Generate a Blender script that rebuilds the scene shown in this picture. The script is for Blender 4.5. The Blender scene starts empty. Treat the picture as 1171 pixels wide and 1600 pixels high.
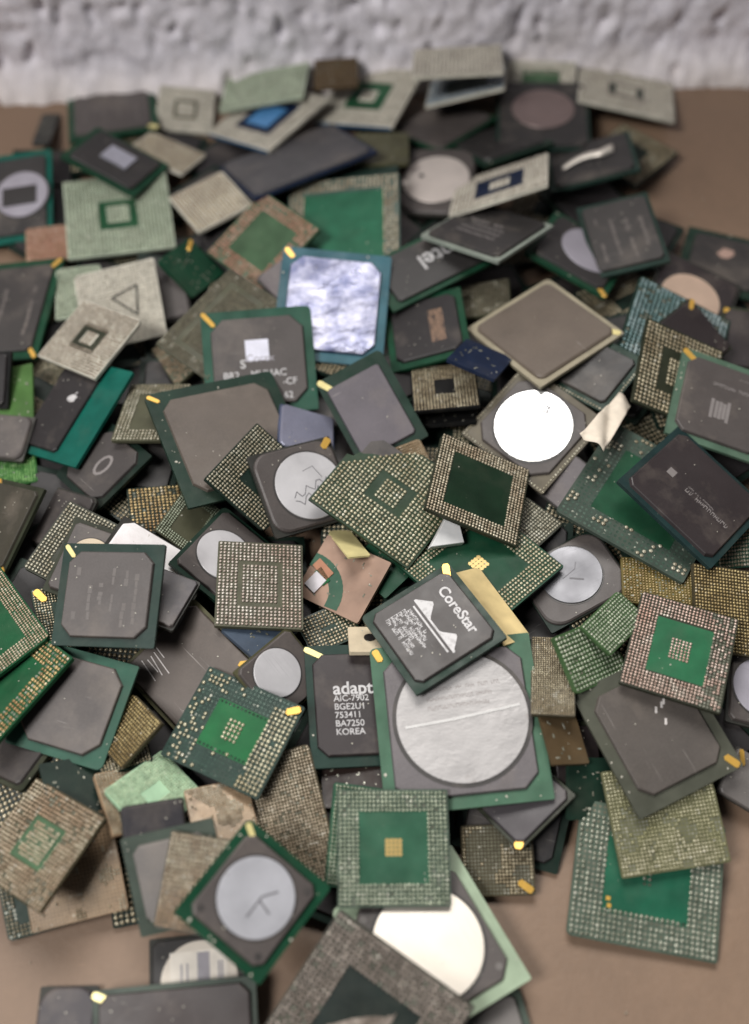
import bpy, math, random
import numpy as np
from mathutils import Matrix, Vector, noise
SC = bpy.context.scene
COL = SC.collection
R = math.radians
# ------------------------------------------------------------------ camera
cd = bpy.data.cameras.new('camera'); cam = bpy.data.objects.new('camera', cd); COL.objects.link(cam)
cam.location = (0, 0, .30); cam.rotation_euler = (R(90 - 58), 0, 0)
cd.sensor_fit = 'VERTICAL'; cd.sensor_height = 36; cd.sensor_width = 36
cd.lens = 36 * 1797 / 1600
cd.clip_start = .01; cd.clip_end = 20
cd.dof.use_dof = True; cd.dof.focus_distance = .32; cd.dof.aperture_fstop = 5.0
SC.camera = cam
# ------------------------------------------------------------------ light
w = bpy.data.worlds.new('World'); SC.world = w; w.use_nodes = True
bg = w.node_tree.nodes['Background']; bg.inputs[0].default_value = (.86, .92, 1, 1); bg.inputs[1].default_value = .065
def area(name, loc, target, size, power, color):
    l = bpy.data.lights.new(name, 'AREA'); l.shape = 'RECTANGLE'; l.size, l.size_y = size; l.energy = power; l.color = color
    o = bpy.data.objects.new(name, l); COL.objects.link(o); o.location = loc
    o.rotation_euler = (Vector(target) - Vector(loc)).to_track_quat('-Z', 'Y').to_euler()
    return o
area('ceiling_lamp', (-.12, .80, 1.15), (0, .2, 0), (.8, .6), 16.5, (1, .97, .93))
area('room_lamp', (-.62, -.28, 1.05), (0, .25, 0), (.4, .4), 13.5, (1, .98, .96))
SC.view_settings.view_transform = 'Standard'; SC.view_settings.look = 'None'
SC.view_settings.exposure = 0; SC.view_settings.gamma = 1; SC.view_settings.use_curve_mapping = False
try:
    SC.cycles.max_bounces = 6; SC.cycles.caustics_reflective = False; SC.cycles.caustics_refractive = False
    SC.cycles.sample_clamp_indirect = 4
except Exception: pass
# ------------------------------------------------------------------ materials
def lin(c):
    f = lambda v: v / 12.92 if v <= .04045 else ((v + .055) / 1.055) ** 2.4
    return tuple(f(x / 255) for x in c)
class Nodes:
    def __init__(s, name):
        s.m = bpy.data.materials.new(name); s.m.use_nodes = True; s.t = s.m.node_tree; s.n = s.t.nodes
        s.b = s.n['Principled BSDF']
        tc = s.n.new('ShaderNodeTexCoord'); oi = s.n.new('ShaderNodeObjectInfo')
        s.co = tc.outputs['Object']; s.rnd = s.math('MULTIPLY', oi.outputs['Random'], 37.)
    def link(s, a, b): s.t.links.new(a, b)
    def put(s, sock, v):
        if hasattr(v, 'is_output'): s.link(v, sock)
        elif isinstance(v, tuple) and len(v) == 3 and sock.type == 'RGBA': sock.default_value = (*v, 1)
        else: sock.default_value = v
    def math(s, op, a, b=0., clamp=False):
        n = s.n.new('ShaderNodeMath'); n.operation = op; n.use_clamp = clamp; s.put(n.inputs[0], a); s.put(n.inputs[1], b); return n.outputs[0]
    def noise(s, scale, detail=2., rough=.5, stretch=None, w=0.):
        n = s.n.new('ShaderNodeTexNoise'); n.noise_dimensions = '4D'
        co = s.co
        if stretch:
            mp = s.n.new('ShaderNodeMapping'); mp.inputs['Scale'].default_value = stretch[:3]
            mp.inputs['Rotation'].default_value = (0, 0, stretch[3]); s.link(co, mp.inputs[0]); co = mp.outputs[0]
        s.link(co, n.inputs['Vector']); n.inputs['Scale'].default_value = scale; n.inputs['Detail'].default_value = detail
        n.inputs['Roughness'].default_value = rough; s.link(s.math('ADD', s.rnd, w), n.inputs['W']); return n.outputs['Fac']
    def ramp(s, v, a, b, lo=0., hi=1.):
        n = s.n.new('ShaderNodeMapRange'); s.link(v, n.inputs[0])
        for i, x in enumerate((a, b, lo, hi)): n.inputs[i + 1].default_value = x
        return n.outputs[0]
    def mix(s, f, a, b):
        n = s.n.new('ShaderNodeMix'); n.data_type = 'RGBA'; s.put(n.inputs[0], f); s.put(n.inputs[6], a); s.put(n.inputs[7], b); return n.outputs[2]
    def bump(s, h, strength, dist):
        n = s.n.new('ShaderNodeBump'); n.inputs['Strength'].default_value = strength; n.inputs['Distance'].default_value = dist
        s.link(h, n.inputs['Height']); s.link(n.outputs[0], s.b.inputs['Normal'])
    def set(s, **k):
        for a, v in k.items(): s.put(s.b.inputs[a.replace('_', ' ')], v)
        return s.m
def mul(c, f): return tuple(min(1, x * f) for x in c)
MC = {}
def cached(fn):
    def g(*a):
        k = (fn.__name__,) + a
        if k not in MC: MC[k] = fn(*a)
        return MC[k]
    return g
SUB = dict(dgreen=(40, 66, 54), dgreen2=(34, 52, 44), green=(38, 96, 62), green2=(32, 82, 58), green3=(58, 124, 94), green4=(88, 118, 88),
  green5=(52, 84, 68), green6=(52, 76, 54), green7=(66, 112, 88), green8=(40, 116, 76), greenp=(74, 112, 92), brightgreen=(34, 116, 66),
  deepgreen=(30, 56, 38), palegreen=(104, 132, 112), palegreen2=(92, 130, 106), mint=(150, 182, 150), mintrim=(148, 164, 140), mossgreen=(86, 118, 76),
  lime=(66, 136, 62), lime2=(92, 132, 72), teal=(22, 108, 94), teal2=(62, 106, 88), dteal=(46, 70, 62), dteal2=(52, 74, 66), blueteal=(74, 124, 138), tealgreen=(44, 110, 84),
  navy=(34, 48, 76), navyteal=(42, 66, 66), blue=(96, 108, 140), bluegrey=(84, 98, 116), black=(30, 30, 30), brownblk=(56, 44, 40),
  olive=(98, 98, 78), olive2=(100, 98, 72), olive3=(124, 124, 92), olivegold=(130, 116, 66), dolive=(62, 66, 52), greyolive=(96, 98, 86), olivegrey=(124, 116, 100),
  tan=(152, 128, 102), tan2=(186, 170, 140), brown=(86, 78, 58), browngold=(104, 86, 62), copper=(150, 110, 92), goldfuzz=(214, 192, 140),
  grey=(92, 90, 86), dgrey=(68, 68, 64), greygreen=(86, 98, 88), slate=(44, 54, 50), pedge=(140, 148, 138), taupeedge=(150, 142, 122),
  mirror=(225, 225, 225), paper=(222, 208, 190), yellow=(206, 194, 140), palerim=(196, 192, 178), palegrim=(172, 182, 162), pinkcopper=(152, 126, 110), greygreen2=(98, 114, 100), greygreen3=(84, 98, 88), tanrim=(58, 62, 48), tanrim2=(84, 82, 74), tealgrey=(96, 118, 110), green5b=(44, 92, 66), beige=(200, 186, 160), skyblue=(90, 150, 205), white=(220, 216, 214))
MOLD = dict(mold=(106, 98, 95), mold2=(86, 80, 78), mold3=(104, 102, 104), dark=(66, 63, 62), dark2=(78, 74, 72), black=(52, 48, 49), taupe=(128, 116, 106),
  taupe2=(112, 100, 92), taupe3=(112, 104, 98), taupe4=(134, 120, 107), lav=(150, 152, 172), lav2=(122, 114, 122), lav3=(86, 80, 84), moldolive=(80, 76, 64),
  brownblack=(66, 57, 58), brownblack2=(80, 68, 66), moldgloss=(82, 80, 84), moldpale=(146, 140, 136), greysil=(138, 132, 134), silver=(190, 190, 205), pinkglare=(246, 234, 234), faint=(128, 120, 116))
SOL = dict(bright=((196, 194, 176), (150, 140, 116)), bright2=((190, 186, 160), (160, 150, 120)), silver=((190, 186, 176), (168, 148, 134)), tan=((196, 186, 158), (150, 134, 106)),
  tanmix=((206, 198, 174), (172, 152, 126)), gold=((204, 180, 128), (156, 126, 84)), goldtan=((190, 172, 122), (146, 124, 82)), coppermix=((200, 192, 168), (176, 150, 124)),
  pinktan=((212, 200, 188), (194, 160, 144)), pink=((206, 168, 150), (186, 130, 110)), pale=((206, 200, 186), (184, 176, 162)), palegreen=((176, 182, 160), (140, 152, 128)),
  paleblue=((186, 198, 206), (146, 164, 178)), cream=((200, 186, 160), (180, 164, 140)), creamtan=((206, 196, 174), (172, 154, 130)), taupe=((140, 132, 112), (112, 104, 88)),
  taupe2=((172, 160, 150), (130, 118, 108)), taupepale=((176, 164, 148), (148, 134, 118)), greenish=((150, 190, 120), (90, 150, 80)), mint=((200, 214, 182), (170, 190, 156)),
  silverblue=((190, 204, 206), (120, 150, 150)), greentan=((200, 194, 168), (152, 150, 112)), dullsilver=((166, 166, 152), (120, 120, 104)), copperpad=((196, 148, 126), (180, 136, 116)),
  copper=((150, 132, 108), (122, 106, 84)), dullbright=((170, 172, 156), (126, 130, 112)), none=((58, 80, 70), (50, 72, 62)), none2=((90, 108, 96), (70, 92, 80)))
SLUG = dict(white=(214, 212, 214, .42), beige=(200, 184, 160, .4), cream=(210, 200, 192, .42), pinkish=(160, 142, 138, .5), lavm=(176, 172, 182, .45), peach=(220, 192, 170, .45),
  bluish=(128, 128, 132, .48), dented=(178, 175, 174, .44), smudge=(190, 190, 196, .45), creamw=(228, 220, 208, .4), label=(226, 216, 202, .5), mirror=(255, 255, 255, .22))
@cached
def m_sub(key):
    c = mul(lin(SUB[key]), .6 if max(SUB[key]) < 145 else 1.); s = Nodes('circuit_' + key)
    a = s.mix(s.ramp(s.noise(140, 3), .3, .7), mul(c, .78), mul(c, 1.22))
    f = s.ramp(s.noise(1100, 2, .6), .7, .77); f = s.math('MULTIPLY', f, s.ramp(s.noise(180, 2, .5, None, 5), .45, .65))
    a = s.mix(s.math('MULTIPLY', f, .7), a, lin((176, 176, 156)))
    d = s.ramp(s.noise(90, 4, .6, None, 9), .5, .8, 0, .1); a = s.mix(d, a, lin((128, 122, 108)))
    s.bump(s.noise(900, 3), .25, .0001)
    return s.set(Base_Color=a, Roughness=s.ramp(s.noise(200, 3, .5, None, 3), .3, .7, .3, .55), Specular_IOR_Level=.2)
@cached
def m_mold(key):
    c = mul(lin(MOLD[key]), .51 if max(MOLD[key]) < 160 else .75 if key != 'pinkglare' else 1.1); s = Nodes('cap_' + key)  # the near white lid tone is a reflection painted as base colour
    a = s.mix(s.ramp(s.noise(70, 5, .6), .3, .72), mul(c, .78), mul(c, 1.16))
    a = s.mix(s.ramp(s.noise(1800, 2, .6, None, 2), .35, .7, 0, .35), a, mul(c, 1.35))
    sc = s.ramp(s.noise(60, 3, .6, (1, 26, 1, .6), 4), .66, .72, 0, .35)
    sc = s.math('MULTIPLY', sc, s.ramp(s.noise(90, 2, .5, None, 6), .48, .6)); a = s.mix(sc, a, lin((190, 184, 178)))
    du = s.ramp(s.noise(48, 5, .65, None, 12), .52, .75, 0, .3); a = s.mix(du, a, lin((150, 138, 126)))
    s.bump(s.noise(2600, 2), .3, .00006)
    if key == 'silver': s.bump(s.noise(95, 5, .6, (1, 1.8, 1, .9), 21), .5, .0016)
    metal = {'silver': .85, 'greysil': .35, 'pinkglare': .0, 'moldgloss': 0., 'lav': .3}.get(key, 0.)
    ro = {'silver': .33, 'moldgloss': .25, 'pinkglare': .35, 'lav': .35}.get(key, .46)
    if key == 'silver':
        a = s.mix(s.ramp(s.noise(110, 6, .7, None, 20), .38, .68), lin((96, 100, 128)), lin((186, 186, 202)))  # pale patches are reflections painted into the silver colour
    return s.set(Base_Color=a, Roughness=s.ramp(s.noise(80, 4, .6, None, 8), .3, .7, ro - .08, ro + .14), Metallic=metal)
@cached
def m_sol(key):
    a, b = SOL[key]; s = Nodes('solder_' + key)
    k = s.mix(s.ramp(s.noise(75, 3, .6), .4, .62), mul(lin(a), 1.2), mul(lin(b), 1.15))
    k = s.mix(s.ramp(s.noise(700, 2, .6, None, 3), .3, .7), mul(lin(b), .6), k)
    k = s.mix(s.ramp(s.noise(420, 2, .6, None, 8), .6, .72, 0, .6), k, lin((236, 232, 216)))  # whitened spots paint sparkle onto the balls
    return s.set(Base_Color=k, Metallic=.22, Roughness=.25)
@cached
def m_slug(key):
    *c, ro = SLUG[key]; c = lin(c); s = Nodes('disc_' + key)
    a = s.mix(s.ramp(s.noise(70, 5, .65), .35, .7), c, mul(c, .8 if key not in ('mirror', 'creamw') else 1))
    st = s.ramp(s.noise(130, 5, .7, None, 7), .62, .72, 0, .55 if key in ('dented', 'bluish', 'smudge') else .15); a = s.mix(st, a, lin((122, 112, 106)))
    sx = s.ramp(s.noise(40, 3, .6, (1, 60, 1, .7), 14), .6, .68, 0, .4 if key != 'mirror' else .1); a = s.mix(s.math('MULTIPLY', sx, s.ramp(s.noise(60, 2, .5, None, 16), .42, .55)), a, mul(c, .55))
    if key == 'dented': s.bump(s.noise(210, 5, .65, (1, 1.6, 1, .2)), .45, .0005)
    else: s.bump(s.noise(500, 3, .6, (1, 8, 1, .3)), .12, .0001)
    met = .0 if key == 'label' else .8 if key in ('mirror', 'creamw', 'bluish', 'pinkish') else .35
    return s.set(Base_Color=a, Metallic=met, Roughness=s.ramp(s.noise(120, 3, .5, None, 2), .3, .7, ro - .08, ro + .1))
@cached
def m_flat(name, rgb, metal=0., rough=.5):
    c = lin(rgb); s = Nodes(name)
    return s.set(Base_Color=s.mix(s.noise(400, 4, .6), mul(c, .75), mul(c, 1.15)), Metallic=metal, Roughness=rough)
# ------------------------------------------------------------------ mesh tools
def link(name, me, mat, parent=None, smooth=False):
    o = bpy.data.objects.new(name, me); COL.objects.link(o)
    if mat: me.materials.append(mat)
    if smooth: me.polygons.foreach_set('use_smooth', [True] * len(me.polygons))
    if parent: o.parent = parent
    return o
class MB:
    def __init__(s): s.v = []; s.f = []
    def prism(s, poly, z0, z1, inset=0., bev=0.):
        n = len(poly); b = len(s.v); cx = sum(p[0] for p in poly) / n; cy = sum(p[1] for p in poly) / n
        sz = max(max(abs(p[0] - cx), abs(p[1] - cy)) for p in poly)
        def ring(k, z): s.v.extend((cx + (x - cx) * k, cy + (y - cy) * k, z) for x, y in poly)
        rs = [(1, z0)]
        if bev: rs += [(1 - inset * (1 - bev / (z1 - z0)) / sz, z1 - bev), (1 - (inset + bev) / sz, z1)]
        else: rs += [(1 - inset / sz, z1)]
        for k, z in rs: ring(k, z)
        s.f.append(tuple(b + i for i in reversed(range(n))))
        for j in range(len(rs) - 1):
            o = b + j * n
            for i in range(n): k = (i + 1) % n; s.f.append((o + i, o + k, o + n + k, o + n + i))
        s.f.append(tuple(b + (len(rs) - 1) * n + i for i in range(n)))
    def box(s, cx, cy, dx, dy, z0, z1, a=0.):
        ca, sa = math.cos(a), math.sin(a)
        s.prism([(cx + x * ca - y * sa, cy + x * sa + y * ca) for x, y in ((-dx / 2, -dy / 2), (dx / 2, -dy / 2), (dx / 2, dy / 2), (-dx / 2, dy / 2))], z0, z1)
    def line(s, pts, wd, z0, z1):
        for (x0, y0), (x1, y1) in zip(pts, pts[1:]):
            s.box((x0 + x1) / 2, (y0 + y1) / 2, math.hypot(x1 - x0, y1 - y0) + wd * .5, wd, z0, z1 + random.uniform(0, .00002), math.atan2(y1 - y0, x1 - x0))
    def build(s, name, mat, parent=None, smooth=False):
        me = bpy.data.meshes.new(name); me.from_pydata(s.v, [], s.f); me.update(); return link(name, me, mat, parent, smooth)
def poly_rect(w, h, ch=0., rnd=0, cx=0., cy=0., chs=(1, 1, 1, 1)):
    p = []; a, b = w / 2, h / 2; seg = 7 if rnd else 1
    for i, (sx, sy, t0) in enumerate(((-1, -1, 180), (1, -1, 270), (1, 1, 0), (-1, 1, 90))):
        r = ch * chs[i]
        if r <= 1e-6: p.append((cx + sx * a, cy + sy * b)); continue
        for k in range(seg + 1):
            t = R(t0 + 90 * k / seg); p.append((cx + sx * (a - r) + r * math.cos(t), cy + sy * (b - r) + r * math.sin(t)))
    return p
def circle(r, cx=0., cy=0., n=48): return [(cx + r * math.cos(i * 2 * math.pi / n), cy + r * math.sin(i * 2 * math.pi / n)) for i in range(n)]
def clip_corner(poly, w, h, cut):
    i, fa, fb = cut; C = [(-w / 2, -h / 2), (w / 2, -h / 2), (w / 2, h / 2), (-w / 2, h / 2)]
    a, b = C[(i - 1) % 4], C[(i + 1) % 4]; c_ = C[i]
    A = (c_[0] + (a[0] - c_[0]) * fa, c_[1] + (a[1] - c_[1]) * fa); B = (c_[0] + (b[0] - c_[0]) * fb, c_[1] + (b[1] - c_[1]) * fb)
    out = [C[(i - 1) % 4], A]; rg = random.Random(5)
    for k in range(1, 12):
        t = k / 12; out.append((A[0] + (B[0] - A[0]) * t + rg.uniform(-1, 1) * .0007, A[1] + (B[1] - A[1]) * t + rg.uniform(-1, 1) * .0007))
    out += [B, C[(i + 1) % 4], C[(i + 2) % 4]]
    return out
SEG = 7
def dome(r, h):
    rs = [(.78, 0.), (1., .34), (.80, .74), (.42, .95)]; v = []; f = []
    for k, z in rs: v += [(r * k * math.cos(i * 2 * math.pi / SEG), r * k * math.sin(i * 2 * math.pi / SEG), h * z) for i in range(SEG)]
    v.append((0, 0, h)); n = len(rs)
    for j in range(n - 1):
        for i in range(SEG): a, b, c_, d = j * SEG + i, j * SEG + (i + 1) % SEG, (j + 1) * SEG + (i + 1) % SEG, (j + 1) * SEG + i; f += [(a, b, c_), (a, c_, d)]
    f += [((n - 1) * SEG + i, (n - 1) * SEG + (i + 1) % SEG, n * SEG) for i in range(SEG)]
    return np.array(v), np.array(f)
def disc(r):
    return np.array([(r * math.cos(i * math.pi / 3), r * math.sin(i * math.pi / 3), 0) for i in range(6)]), np.array([(0, 1, 2), (0, 2, 3), (0, 3, 4), (0, 4, 5)])
def scatter(name, unit, pts, z, mat, parent, scl=None, smooth=True, flip=False):
    v, f = unit; n = len(pts)
    if not n: return None
    k = np.ones((n, 3)) if scl is None else scl
    V = v[None] * k[:, None, :]
    if flip: V = V * np.array([1, 1, -1]); f = f[:, ::-1]
    V[:, :, :2] += pts[:, None, :]; V[:, :, 2] += z
    Fc = (f[None] + (np.arange(n) * len(v))[:, None, None]).reshape(-1, 3); V = V.reshape(-1, 3)
    me = bpy.data.meshes.new(name); me.vertices.add(len(V)); me.vertices.foreach_set('co', V.ravel())
    me.loops.add(len(Fc) * 3); me.loops.foreach_set('vertex_index', Fc.ravel().astype(np.int32))
    me.polygons.add(len(Fc)); me.polygons.foreach_set('loop_start', np.arange(0, len(Fc) * 3, 3, dtype=np.int32))
    me.update(calc_edges=True); me.validate()
    o = link(name, me, mat, parent, smooth); o['kind'] = 'stuff'; return o
def text(body, size, x, y, z, mat, parent, rot=0., align='LEFT', bold=0., sx=1.):
    cu = bpy.data.curves.new('marking', 'FONT'); cu.body = body; cu.size = size; cu.align_x = align; cu.align_y = 'CENTER'; cu.offset = bold * size
    cu.extrude = .00001
    t = bpy.data.objects.new('marking', cu); COL.objects.link(t)
    bpy.context.view_layer.update(); dg = bpy.context.evaluated_depsgraph_get()
    me = bpy.data.meshes.new_from_object(t.evaluated_get(dg)); bpy.data.objects.remove(t); bpy.data.curves.remove(cu)
    me.transform(Matrix.Translation((x, y, z)) @ Matrix.Rotation(rot, 4, 'Z') @ Matrix.Diagonal((sx, 1, 1, 1)))
    me.materials.clear(); return link('marking', me, mat, parent)
def glyphs(mb, x, y, length, hgt, z, rg, a=0.):
    u = 0.
    while u < length:
        gw = hgt * rg.uniform(.35, .65); ca, sa = math.cos(a), math.sin(a)
        if rg.random() > .12:
            for (du, dv, dw, dh) in ((0, 0, .25, 1), (rg.choice((.5, .3)), rg.choice((.35, -.35, 0)), 1, .25), (.9, rg.choice((0, .2, -.2)), .25, rg.uniform(.5, 1))):
                uu = u + du * gw; vv = dv * hgt
                mb.box(x + uu * ca - vv * sa, y + uu * sa + vv * ca, dw * gw, dh * hgt, z, z + .00002 + rg.uniform(0, .00002), a)
        u += gw * 1.5
# ------------------------------------------------------------------ the setting
s = Nodes('brown_board'); c = lin((128, 105, 86))
a = s.mix(s.ramp(s.noise(9, 4, .55), .3, .7), mul(c, .86), mul(c, 1.1)); a = s.mix(s.ramp(s.noise(420, 3, .6), .35, .75, 0, .3), a, mul(c, .72))
a = s.mix(s.ramp(s.noise(40, 5, .7, (1, 5, 1, .2)), .62, .72, 0, .25), a, mul(c, 1.3))
a = s.mix(s.ramp(s.noise(26, 6, .7, None, 21), .52, .72, 0, .35), a, mul(c, .6)); a = s.mix(s.ramp(s.noise(150, 3, .6, (1, 14, 1, -.5), 25), .66, .72, 0, .3), a, mul(c, 1.5))
s.bump(s.noise(520, 5, .7), .35, .0003)
floor_m = s.set(Base_Color=a, Roughness=s.ramp(s.noise(30, 4), .3, .7, .42, .6))
mb = MB(); mb.v = [(-2, -1.5, 0), (2, -1.5, 0), (2, 2.5, 0), (-2, 2.5, 0)]; mb.f = [(0, 1, 2, 3)]
fl = mb.build('floor', floor_m); fl['kind'] = 'structure'
# rough block behind the heap
PL, PR = Vector((-0.1486, 0.3805, 0.0)), Vector((0.1505, 0.3918, 0.0)); ax = (PR - PL).normalized(); back = Vector((-ax.y, ax.x, 0))
s = Nodes('rough_pale_stone'); c = lin((246, 241, 249))
a = s.mix(s.ramp(s.noise(35, 5, .65), .3, .7), mul(c, .72), mul(c, 1.06)); a = s.mix(s.ramp(s.noise(110, 4, .6, (1.6, 1, .6, 0)), .6, .74, 0, .6), a, lin((112, 106, 122)))
a = s.mix(s.ramp(s.noise(14, 3, .6, None, 4), .5, .75, 0, .5), a, lin((196, 182, 168)))
a = s.mix(s.ramp(s.noise(300, 4, .65, (1.5, 1, .7, 0), 6), .56, .7, 0, .35), a, lin((118, 116, 138)))
sep = s.n.new('ShaderNodeSeparateXYZ'); s.link(s.co, sep.inputs[0])
a = s.mix(s.ramp(s.math('ADD', sep.outputs[2], s.math('MULTIPLY', s.noise(60, 3, .6, None, 11), .016)), .011, .024, .5, 0), a, lin((214, 202, 188)))
s.bump(s.noise(500, 5, .7), .5, .0008)
wall_m = s.set(Base_Color=a, Roughness=.85)
NX, NZ = 620, 170; V = []; Fq = []
for j in range(NZ + 1):
    z = .3 * j / NZ
    for i in range(NX + 1):
        u = -.5 + i / NX; p = Vector((u * 100, z * 80, 0))
        d = .0016 * noise.fractal(p, 1., 2., 5) + .0008 * noise.noise(Vector((u * 300, z * 200, 3)))
        pit = noise.noise(Vector((u * 230 + 7, z * 95, 9))); d -= .008 * max(0, pit - .3)
        d += .006 * math.exp(-(z / .008) ** 2)
        P = (PL + PR) / 2 + ax * u - back * (d - .002); V.append((P.x, P.y, z))
for j in range(NZ):
    for i in range(NX): a0 = j * (NX + 1) + i; Fq.append((a0, a0 + 1, a0 + NX + 2, a0 + NX + 1))
nb = len(V); top = NZ * (NX + 1)
for i in (0, NX):
    for z in (0, .3): P = (PL + PR) / 2 + ax * (-.5 + i / NX) + back * .08; V.append((P.x, P.y, z))
Fq.append(tuple(top + i for i in range(NX + 1)) + (nb + 3, nb + 1))
Fq.append((nb, nb + 1, nb + 3, nb + 2)); Fq.append(tuple(j * (NX + 1) for j in reversed(range(NZ + 1))) + (nb, nb + 1)); Fq.append(tuple(j * (NX + 1) + NX for j in range(NZ + 1)) + (nb + 3, nb + 2))
mb = MB(); mb.v = V; mb.f = Fq; wl = mb.build('rough_block', wall_m)
for p in list(wl.data.polygons)[:NX * NZ]: p.use_smooth = True
wl['label'] = 'rough pale lavender stone block standing behind the heap of chips'; wl['category'] = 'stone block'
rg = random.Random(4); mb = MB()
for k in range(170):
    x = rg.uniform(-.17, .19); y = rg.uniform(.02, .37); q = rg.uniform(.00015, .0005)
    mb.prism([(x + q * rg.uniform(.6, 1.3) * math.cos(a0), y + q * rg.uniform(.6, 1.3) * math.sin(a0)) for a0 in (0, 1.2, 2.5, 3.8, 5.1)], .0, q, q * .3)
gt = mb.build('loose_grit', m_flat('grit', (150, 140, 124), .2, .5)); gt['kind'] = 'stuff'; gt['label'] = 'fine grit and solder crumbs on the brown board'; gt['category'] = 'grit'
# ------------------------------------------------------------------ chips
TS = .0011; TC = .0010; BALL = .00042
GOLD = m_flat('gold_marker', (236, 188, 92), .45, .3); GOLD2 = m_flat('pale_gold_marker', (246, 228, 160), .3, .3); s = Nodes('worn_white_print'); PRINT = s.set(Base_Color=s.mix(s.ramp(s.noise(600, 4, .7), .5, .66, 0, .4), lin((196, 194, 194)), lin((84, 78, 76))), Roughness=.5); PRINT2 = m_flat('faint_print', (132, 126, 124)); GPRINT = m_flat('gold_print', (168, 136, 112))
L_TOP = True; DUST = m_flat('pale_dust', (190, 186, 172), .1, .5)
INK = m_flat('dark_scribble', (96, 94, 98)); HOLE = m_flat('black_hole', (20, 18, 18)); PAPER = m_flat('paper_label', (232, 224, 212)); PRINTG = m_flat('grey_print', (160, 156, 162))
GROUP = dict(cap='capped chips in the heap', ball='ball side up chips in the heap', plain='bare chips in the heap', slug='chips with a metal disc in the heap')
def tag(o, label, cat, group=None):
    o['label'] = label; o['category'] = cat
    if group: o['group'] = group
def pin_marker(t, i, w, h, z, rg):
    C = [(-1, -1), (1, -1), (1, 1), (-1, 1)][i]; L = .0042 * rg.uniform(.7, 1.3); W = .0018 * rg.uniform(.75, 1.25)
    a = math.atan2(-C[1], -C[0]) + rg.uniform(-.35, .35); x = C[0] * (w / 2 - .0018); y = C[1] * (h / 2 - .0018); ca, sa = math.cos(a), math.sin(a)
    q = rg.uniform(.55, .8); pts = [(-.42, -.3), (-.25, -.5), (q, -.45), (q + .15, .1), (q, .45), (-.25, .5), (-.42, .3)]
    mb = MB(); mb.prism([(x + u * L * ca - v * W * sa, y + u * L * sa + v * W * ca) for u, v in pts], z, z + .00025, .0, .0001); mb.build('pin_marker', GOLD if rg.random() < .7 else GOLD2, t)
def scribble(t, cx, cy, r, z, mode, rg):
    mb = MB()
    if mode == 1:
        for k in range(2):
            p = [(cx - r * .55 + i * r * .11, cy - r * (.25 + .2 * k) + r * .13 * math.sin(i * 1.9 + k) + i * r * .035) for i in range(11)]; mb.line(p, .00022, z, z + .00003)
        p = [(cx + rg.uniform(-.4, .5) * r, cy + rg.uniform(.1, .6) * r) for i in range(3)]; mb.line(p, .00015, z, z + .00003)
    elif mode == 4:
        mb.line([(cx - .1 * r, cy + .62 * r), (cx + .02 * r, cy + .66 * r), (cx, cy + .56 * r), (cx + .05 * r, cy + .5 * r), (cx - .1 * r, cy + .46 * r)], .0006, z, z + .00003)
    elif mode == 2:
        mb.line([(cx - .1 * r, cy - .1 * r), (cx + .25 * r, cy - .35 * r)], .0005, z, z + .00003); mb.line([(cx - .3 * r, cy), (cx + .2 * r, cy + .1 * r), (cx + .35 * r, cy + .3 * r)], .0002, z, z + .00003)
    else:
        mb.line([(cx + .1 * r, cy - .5 * r), (cx + .1 * r, cy + .1 * r), (cx + .35 * r, cy + .45 * r)], .0004, z, z + .00003); mb.line([(cx + .1 * r, cy), (cx + .5 * r, cy - .1 * r)], .0004, z, z + .00003)
    mb.build('pen_mark', INK, t)
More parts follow.
